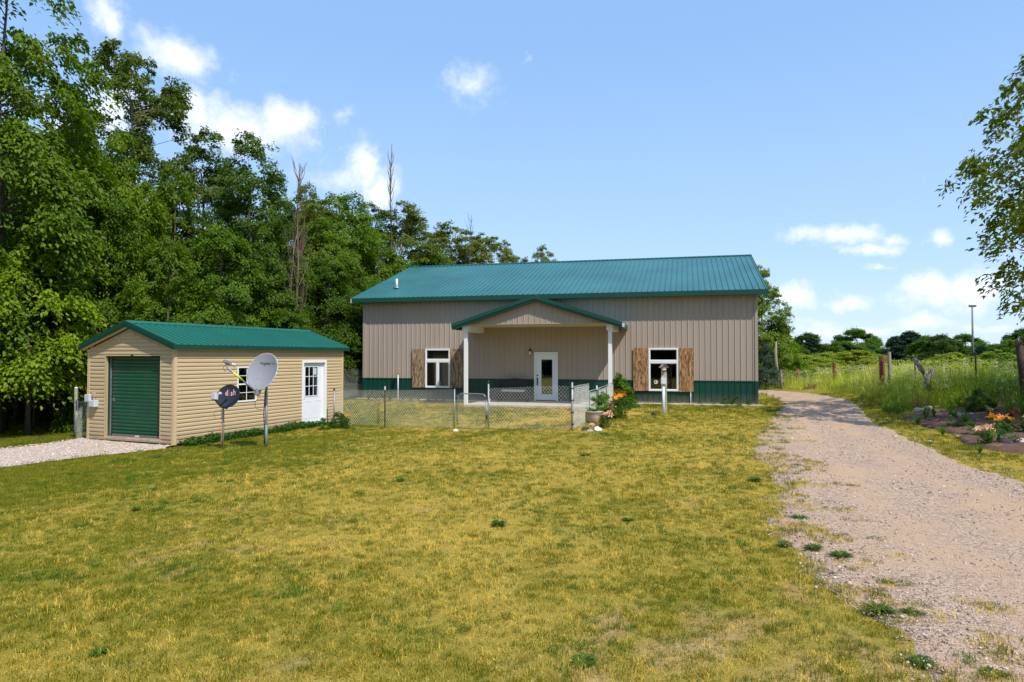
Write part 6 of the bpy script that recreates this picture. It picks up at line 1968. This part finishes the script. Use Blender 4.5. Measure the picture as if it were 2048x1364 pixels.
MB().tube([(0.02, 0, -.3), ((a.x - b.x) * .5, 0, (a.z - t.location.z) * .5), (a.x - b.x, 0, a.z - t.location.z)], [.115, .11, .10], 10).build('shaft', M['brownpost'], t, True)
# leaning logs
for (x0, y0, x1, y1, r, lb) in ((1829, 717, 1862, 766, .085, 'long grey log leaning to the left'), (1867, 739, 1850, 766, .09, 'short grey log leaning against the long one')):
    a = at(x0, y0, 24.5); b = at(x1, y1, 24.5)
    t = thing('leaning_log', lb, 'log', (b.x, b.y, b.z), 0, 'crossed logs in the meadow')
    MB().tube([(0, 0, -.25), ((a.x - b.x) * .5, .02, (a.z - b.z) * .5), (a.x - b.x, 0, a.z - b.z)], [r, r * .95, r * .9], 9).build('shaft', M['oldwood'], t, True)
# far light pole
p = at(1946, 714, 150); zt = at(1946, 613, 150).z
t = thing('light_pole', 'very tall thin light pole far beyond the meadow', 'light pole', (p.x, p.y, 0))
MB().tube([(0, 0, 0), (0, 0, zt)], [.26, .16], 8).build('pole', M['pole'], t, True)
MB().box(-.75, .75, -.05, .05, zt - .15, zt - .02).build('crossbar', M['pole'], t)
for k in range(4): MB().box(-.75 + k * .42, -.48 + k * .42, -.25, .1, zt - .02, zt + .34).build('floodlight', M['pole'], t)


# ------------------------------------------------------------------ garden plants
def fan(n, h, w, spread, mt, seed, curve=.5, name='leaves'):
    """sword leaves fanning from one foot"""
    g = np.random.default_rng(seed); V = []; Fc = []; rn = []
    for k in range(n):
        a = g.uniform(0, 6.283); hh = h * g.uniform(.6, 1.1); ln = spread * g.uniform(.2, 1.2); dx, dy = math.cos(a), math.sin(a); ww = w * g.uniform(.7, 1.2)
        sx, sy = -dy * ww / 2, dx * ww / 2; o = len(V); pts = []
        for j in range(5):
            t = j / 4; q = ln * hh * (t ** (1 + curve)); zz = hh * (t - .45 * ln * curve * t ** 2.5); wj = [.7, 1, .9, .6, .02][j]
            V += [(dx * q + sx * wj, dy * q + sy * wj, zz), (dx * q - sx * wj, dy * q - sy * wj, zz)]
        for j in range(4): Fc.append((o + 2 * j, o + 2 * j + 1, o + 2 * j + 3, o + 2 * j + 2)); rn.append(.3 + .5 * g.random())
    me = mesh_np(name, np.array(V), np.array(Fc), mt)
    a = me.attributes.new('rnd', 'FLOAT', 'FACE'); a.data.foreach_set('value', np.array(rn, np.float32))
    return me


def lily_flower(seed, s, mt):
    """six recurved petals"""
    g = np.random.default_rng(seed); V = []; Fc = []; rn = []
    for k in range(6):
        a = k * math.pi / 3 + g.normal(0, .1); dx, dy = math.cos(a), math.sin(a); w = s * .30; sx, sy = -dy * w / 2, dx * w / 2; o = len(V)
        for j, (q, zz, ww) in enumerate(((.05, 0, .4), (.40, .35, 1), (.80, .38, .8), (1.05, .20, .05))):
            V += [(dx * q * s + sx * ww, dy * q * s + sy * ww, zz * s), (dx * q * s - sx * ww, dy * q * s - sy * ww, zz * s)]
        for j in range(3): Fc.append((o + 2 * j, o + 2 * j + 1, o + 2 * j + 3, o + 2 * j + 2)); rn.append(g.random())
    me = mesh_np('flower', np.array(V), np.array(Fc), mt)
    a = me.attributes.new('rnd', 'FLOAT', 'FACE'); a.data.foreach_set('value', np.array(rn, np.float32))
    return me


def stem_leaves(n, h, r, mt, seed, size=.10):
    """upright leafy stems: whorled narrow leaves"""
    g = np.random.default_rng(seed); C = []; D = []
    for k in range(n):
        a = g.uniform(0, 6.283); rr = r * math.sqrt(g.random()); x, y = rr * math.cos(a), rr * math.sin(a); hh = h * g.uniform(.6, 1)
        for z in np.arange(.04, hh, .035):
            for q in range(3):
                b = g.uniform(0, 6.283); C.append((x + math.cos(b) * size * .45, y + math.sin(b) * size * .45, z)); D.append((math.cos(b), math.sin(b), .35))
    C, D = np.array(C), np.array(D); n = len(C)
    return leaves('leaves', C, np.c_[np.zeros((n, 2)), np.ones(n)] + g.normal(0, .4, (n, 3)), D, size * g.uniform(.7, 1.3, n), g.random(n), mt, .24)


def lilies(px, py, label, nfl, fh, mt, r=.18, fs=.10, seed=1, stems=10, dz=0, z=None):
    p = gp(px, py); g = np.random.default_rng(seed)
    t = thing('lily_plant', label, 'flower', (p[0], p[1], p[2] + dz), 0, 'flowering plants')
    link('leaves', stem_leaves(stems, fh, r, L_PLANT, seed), t)
    for k in range(nfl):
        a = g.uniform(0, 6.283); rr = r * 1.2 * math.sqrt(g.random()); hh = fh * g.uniform(.85, 1.12)
        o = link('flower', lily_flower(seed * 10 + k, fs * g.uniform(.8, 1.2), mt), t); o.location = (rr * math.cos(a), rr * math.sin(a), hh)
        o.rotation_euler = (g.uniform(.3, 1.2), g.uniform(-.6, .6), g.uniform(0, 6.28))
    return t


lilies(1232, 828, 'bright orange lilies in the bed beside the low wire panels', 14, .62, L_ORANGE, .28, .11, 1, 16)
lilies(1250, 820, 'dark red lilies behind the bright orange ones', 6, .66, L_RED, .22, .10, 2, 14)
lilies(1219, 842, 'single dark red lily in front of the orange ones', 4, .56, L_RED, .12, .09, 3, 9)
lilies(1210, 856, 'pale pink lilies next to the clay pot', 7, .40, L_PINK, .16, .11, 4, 10)
lilies(1240, 838, 'leafy green lily stems without flowers below the orange ones', 0, .40, L_RED, .25, .1, 5, 14)
lilies(1973, 893, 'pink lilies in the mulch bed behind the iris fans', 9, .46, L_PINK, .20, .10, 6, 8)
lilies(2000, 872, 'orange lilies in the mulch bed', 11, .48, L_ORANGE, .26, .10, 7, 12)
lilies(1982, 845, 'single pale yellow bloom stem in the mulch bed', 3, .40, L_STRAW, .04, .07, 8, 2)
lilies(694, 858, 'orange-red lilies behind the fence at the shed corner', 3, .46, L_ORANGE, .07, .085, 9, 8)
lilies(2040, 870, 'orange-pink lily stems at the right end of the mulch bed', 4, .45, L_PINK, .2, .09, 10, 10)


def plantthing(me, name, label, px, py, tint=nat, s=1.0, dz=0, cat='plant', group='garden plants', xyz=None, part='leaves'):
    p = xyz or gp(px, py); t = thing(name, label, cat, (p[0], p[1], p[2] + dz), random.uniform(0, 6), group)
    o = link(part, me, t); o.color = (*tint, 1); t.scale = (s, s, s); return t


plantthing(fan(16, .62, .045, .75, L_IRIS, 31), 'iris_plant', 'pale green iris fan at the front of the mulch bed', 1977, 893, group='iris plants')
plantthing(fan(12, .60, .042, .6, L_IRIS, 32), 'iris_plant', 'pale green iris fan right of the pink lilies', 1995, 888, group='iris plants')
plantthing(fan(26, .55, .03, .7, L_PLANT, 33), 'iris_plant', 'grassy green iris clump at the left end of the mulch bed', 1850, 842, (1, 1, .9), group='iris plants')
plantthing(fan(18, .50, .03, .6, L_PLANT, 34), 'iris_plant', 'green iris clump beside the left rocks', 1868, 838, (.9, 1, .9), group='iris plants')
plantthing(fan(60, .85, .022, 1.0, L_PLANT, 35), 'daylily_clump', 'large arching green daylily clump at the right picture edge', 2052, 845, (1.1, 1.1, .8), 1.25)
plantthing(T['sapling'][1], 'low_shrub', 'rounded fine green plant in the middle of the mulch bed', 1904, 858, (.8, 1, .7), .45)
plantthing(T['sapling'][1], 'low_shrub', 'small green plant left of the pink lilies', 1942, 875, (.9, 1.1, .8), .36)
plantthing(T['sapling'][1], 'low_shrub', 'green cushion plant above the dark front rock', 2010, 890, (.7, .9, .9), .45)
plantthing(T['bush'][1], 'dark_shrub', 'dark fine-leaved shrub behind the mulch bed', 1962, 826, (.55, .75, .9), .27)
plantthing(T['sapling'][1], 'low_shrub', 'dark red leaved plant at the right of the mulch bed', 2030, 862, (2.2, .35, .8), .5)
for k, (px, py, s_, lb) in enumerate(((1835, 850, .8, 'grassy clump at the front left rim of the mulch bed'), (1885, 872, .7, 'grassy clump at the front rim below the fine green plant'), (1930, 850, .9, 'grassy clump between the pale rocks and the pink lilies'), (1960, 908, .6, 'short grassy clump on the front rim below the iris fans'), (1900, 828, 1.1, 'tall grassy clump at the back rim of the mulch bed'), (2020, 832, 1.2, 'tall grassy clump behind the dark red leaved plant'), (1985, 822, 1.2, 'tall grassy clump beside the dark fine-leaved shrub'))):
    plantthing(fan(60, .55, .018, .9, L_PLANT, 80 + k), 'grass_clump', lb, px, py, (1.3, 1.2, .7), s_, group='grassy clumps in the mulch bed')
plantthing(fan(50, .22, .015, 1.6, L_STRAW, 36), 'dry_tuft', 'pale dry tuft in the mulch bed', 1918, 877, nat, .8)
plantthing(fan(40, .16, .015, 1.6, L_STRAW, 37), 'dry_tuft', 'small pale dry tuft right of the iris fans', 1998, 898, nat, 1.0)
# beside the low panels
p = gp(1238, 812)
plantthing(T['bush'][1], 'tall_garden_plant', 'tall leafy garden plants against the right porch post', 0, 0, (1.0, 1.25, .9), .42, xyz=p)
plantthing(stem_leaves(6, 1.35, .10, L_PLANT, 41, .16), 'tall_garden_plant', 'single tall leafy stalk right of the porch post', 0, 0, (1.1, 1.1, .9), 1, xyz=gp(1240, 813))
plantthing(T['bush'][1], 'garden_plant', 'green leafy mound between pot and low wire panels', 0, 0, (1.0, 1.25, .9), .30, xyz=gp(1208, 836))
plantthing(T['sapling'][1], 'garden_plant', 'low green plant at the barn wall right of the lilies', 0, 0, (1.0, 1.2, .9), .6, xyz=gp(1264, 815))
# moss in the pot
pp = gp(1187, 848)
plantthing(T['sapling'][1], 'pot_plant', 'bright green mounded plant growing in the clay pot', 0, 0, (1.6, 2.0, .6), .40, .35, xyz=(pp[0], pp[1], pp[2]))
# plants at the barn foot
for px, py, s, lb in ((1334, 806, .42, 'little weed at the barn foot behind the birdhouse pole'), (1401, 806, .25, 'tiny weed at the barn foot right of the conduit'), (1427, 806, .22, 'smallest weed at the barn foot'), (1450, 807, .40, 'leafy weed at the barn foot, second from the right corner'),
                      (1474, 807, .55, 'tallest weed at the barn foot near the right corner'), (1500, 808, .36, 'reddish weed at the barn right corner')):
    q = on_barn(px, py, .16)
    plantthing(T['sapling'][1], 'weed', lb, 0, 0, (1.1, 1.15, .9), s * .6, xyz=(q.x, q.y, -.03), group='weeds at the barn foot')
# bed at the barn's left end
for k, px in enumerate((738, 752, 766, 780, 806, 822, 838, 856, 872, 888)):
    q = on_barn(px, 798, .55 + .2 * (k % 2))
    plantthing(fan(46, .55, .022, .9, L_PLANT, 60 + k), 'daylily_clump', 'arching green leaf clump in the bed along the barn left wall', 0, 0, (.9 + .1 * (k % 3), 1, .8), (.95 if px < 790 else .55) * (.9 + .08 * (k % 3)), xyz=(q.x, q.y, gz(q.x, q.y)), group='leaf clumps along the barn left wall')
q = gp(684, 862)
plantthing(T['bush'][1], 'dark_shrub', 'dark low plant at the shed rear corner behind the fence', 0, 0, (.5, .75, .6), .20, xyz=gp(676, 856))
plantthing(T['sapling'][1], 'low_shrub', 'dark leafy plant by the shed side door', 0, 0, (.6, .9, .6), .34, xyz=gp(646, 860))
# ivy-like strip along the shed's foot, nobody could count it
C = []
g3 = np.random.default_rng(9)
for k in range(5200):
    s_ = g3.uniform(.15, 6.3); v_ = .05 + .40 * g3.random() ** 1.3; hgt = (.10 + .16 * vnoise(s_, 0, .35, 3)) * g3.random() + .02
    w_ = w2(SO, SS, -SF, s_, v_); C.append((w_[0], w_[1], gz(*w_) + hgt * (1.2 - v_)))
C = np.array(C); n = len(C)
o = link('creeping_plants', leaves('creeping_plants', C, np.c_[np.zeros((n, 2)), np.ones(n)] + g3.normal(0, .5, (n, 3)), g3.normal(0, 1, (n, 3)), g3.uniform(.04, .10, n), g3.random(n), L_PLANT, .6))
o['kind'] = 'stuff'; o['label'] = 'low creeping plants along the foot of the shed wall'; o.color = (.7, .85, .6, 1)
# undergrowth at the edge of the wood
C = []
x, y = rng.uniform(-34, -9, 26000), rng.uniform(24, 44, 26000)
e = 27.6 + .8 * np.sin(x * .9) + .12 * (x + 20); ok = (y > e) & ~((x > -13.5) & (y < 29)) & (rng.random(26000) < np.clip(1.3 - (y - e) * .09, .12, 1)); x, y = x[ok], y[ok]
n = len(x); hgt = (.15 + .55 * fbm(x, y, .8, 66)) * rng.random(n) * smooth(0, 1.2, y - e[ok]) + .03
o = link('undergrowth', leaves('undergrowth', np.c_[x, y, gz(x, y) + hgt], np.c_[np.zeros((n, 2)), np.ones(n)] + rng.normal(0, .5, (n, 3)), rng.normal(0, 1, (n, 3)), rng.uniform(.08, .20, n), rng.random(n), L_MAPLE, .6))
o['kind'] = 'stuff'; o['label'] = 'low leafy undergrowth along the foot of the wood'; o.color = (.8, .9, .7, 1)

# weeds on the lawn and the gravel
def rosette(seed, n=26, r=.16, w=.035, h=.06):
    g = np.random.default_rng(seed); V = []; Fc = []; rn = []
    for k in range(n):
        a = g.uniform(0, 6.283); rr = r * g.uniform(.45, 1.1); dx, dy = math.cos(a), math.sin(a); ww = w * g.uniform(.6, 1.2); sx, sy = -dy * ww / 2, dx * ww / 2; o = len(V); up_ = h * g.uniform(.4, 1.4)
        for t, wj in ((0, .3), (.4, 1), (.75, .9), (1, .05)):
            V += [(dx * rr * t + sx * wj, dy * rr * t + sy * wj, up_ * math.sin(t * 2.2) + .008), (dx * rr * t - sx * wj, dy * rr * t - sy * wj, up_ * math.sin(t * 2.2) + .008)]
        for j in range(3): Fc.append((o + 2 * j, o + 2 * j + 1, o + 2 * j + 3, o + 2 * j + 2)); rn.append(g.random())
    me = mesh_np('leaves', np.array(V), np.array(Fc), L_PLANT)
    a = me.attributes.new('rnd', 'FLOAT', 'FACE'); a.data.foreach_set('value', np.array(rn, np.float32)); return me


RO = [rosette(1, 90, .17, .024, .05), rosette(2, 120, .20, .018, .05), rosette(3, 70, .18, .026, .04)]
for k, (px, py, s, m_, tn, lb) in enumerate([
        (998, 1052, 1.05, 0, (.7, .9, .9), 'dark green weed in the middle of the lawn'), (1257, 1042, .75, 2, (.8, .95, 1.3), 'blue-green weed on the lawn towards the driveway'), (800, 962, .85, 0, (1.2, 1.3, .7), 'bright green weed on the left middle of the lawn'),
        (1680, 1116, 1.0, 1, (.8, .9, .9), 'thick dark weed on the gravel near the lawn edge'), (1600, 1040, .95, 1, (.8, 1.0, .7), 'flat weed on the gravel edge above the thick dark weed'), (1625, 1100, .9, 1, (.9, .9, .7), 'grassy weed left of the thick dark weed'), (1570, 1092, .8, 0, (.9, .9, .7), 'low weed at the lawn edge left of the grassy weed'),
        (1825, 1232, .75, 1, (.8, .85, .9), 'grey-green weed on the gravel at the lower right'), (1760, 1228, 1.1, 1, (.9, .9, .6), 'spreading weed left of the grey-green weed'), (1595, 932, .62, 1, (.7, .9, .7), 'small weed alone on the upper gravel'), (1583, 971, .66, 1, (.8, .9, .7), 'small weed on the gravel below the upper one'),
        (1510, 963, 1.1, 1, (.7, .9, .6), 'dark weed patch at the left rim of the driveway'), (1684, 861, .5, 1, (.8, 1, .7), 'tiny weed in the middle of the driveway'), (1528, 865, .7, 1, (.6, .85, .6), 'dark weed at the driveway rim near the barn corner'), (1553, 867, .6, 1, (.7, .9, .6), 'weed on the gravel beyond the barn corner'),
        (1552, 896, .55, 1, (.7, .9, .6), 'small dark weed below the barn corner weeds'), (1975, 1300, .5, 1, (.9, .9, .7), 'small weed at the bottom right of the driveway'), (1990, 1245, .35, 0, (.7, .8, .8), 'tiny dark weed on the right of the driveway'), (1840, 1330, .8, 1, (.9, .9, .6), 'weed clump near the bottom edge of the driveway'),
        (1985, 1356, .75, 1, (.8, .9, .7), 'weed at the bottom edge of the driveway'), (200, 1310, .7, 0, (.8, 1, .7), 'dark weed at the lower left of the lawn'), (1170, 912, 1.0, 2, (.7, .8, .6), 'dark patch weed on the lawn before the fence corner'), (1768, 1075, .35, 1, (.9, 1, .7), 'tiny weed in the driveway gravel right of the thick weed'), (1687, 1068, .4, 1, (.9, 1, .7), 'tiny weed above the thick dark weed'),
        (272, 1020, .7, 0, (.9, 1.1, .6), 'green weed on the left lawn'), (1165, 1330, .9, 2, (.9, 1, .7), 'broad weed near the bottom middle of the lawn')]):
    plantthing(RO[m_], 'weed', lb, px, py, (tn[0] * 1.5, tn[1] * 1.15, tn[2] * .4), s * .9, .003, 'weed', 'weeds on lawn and gravel')
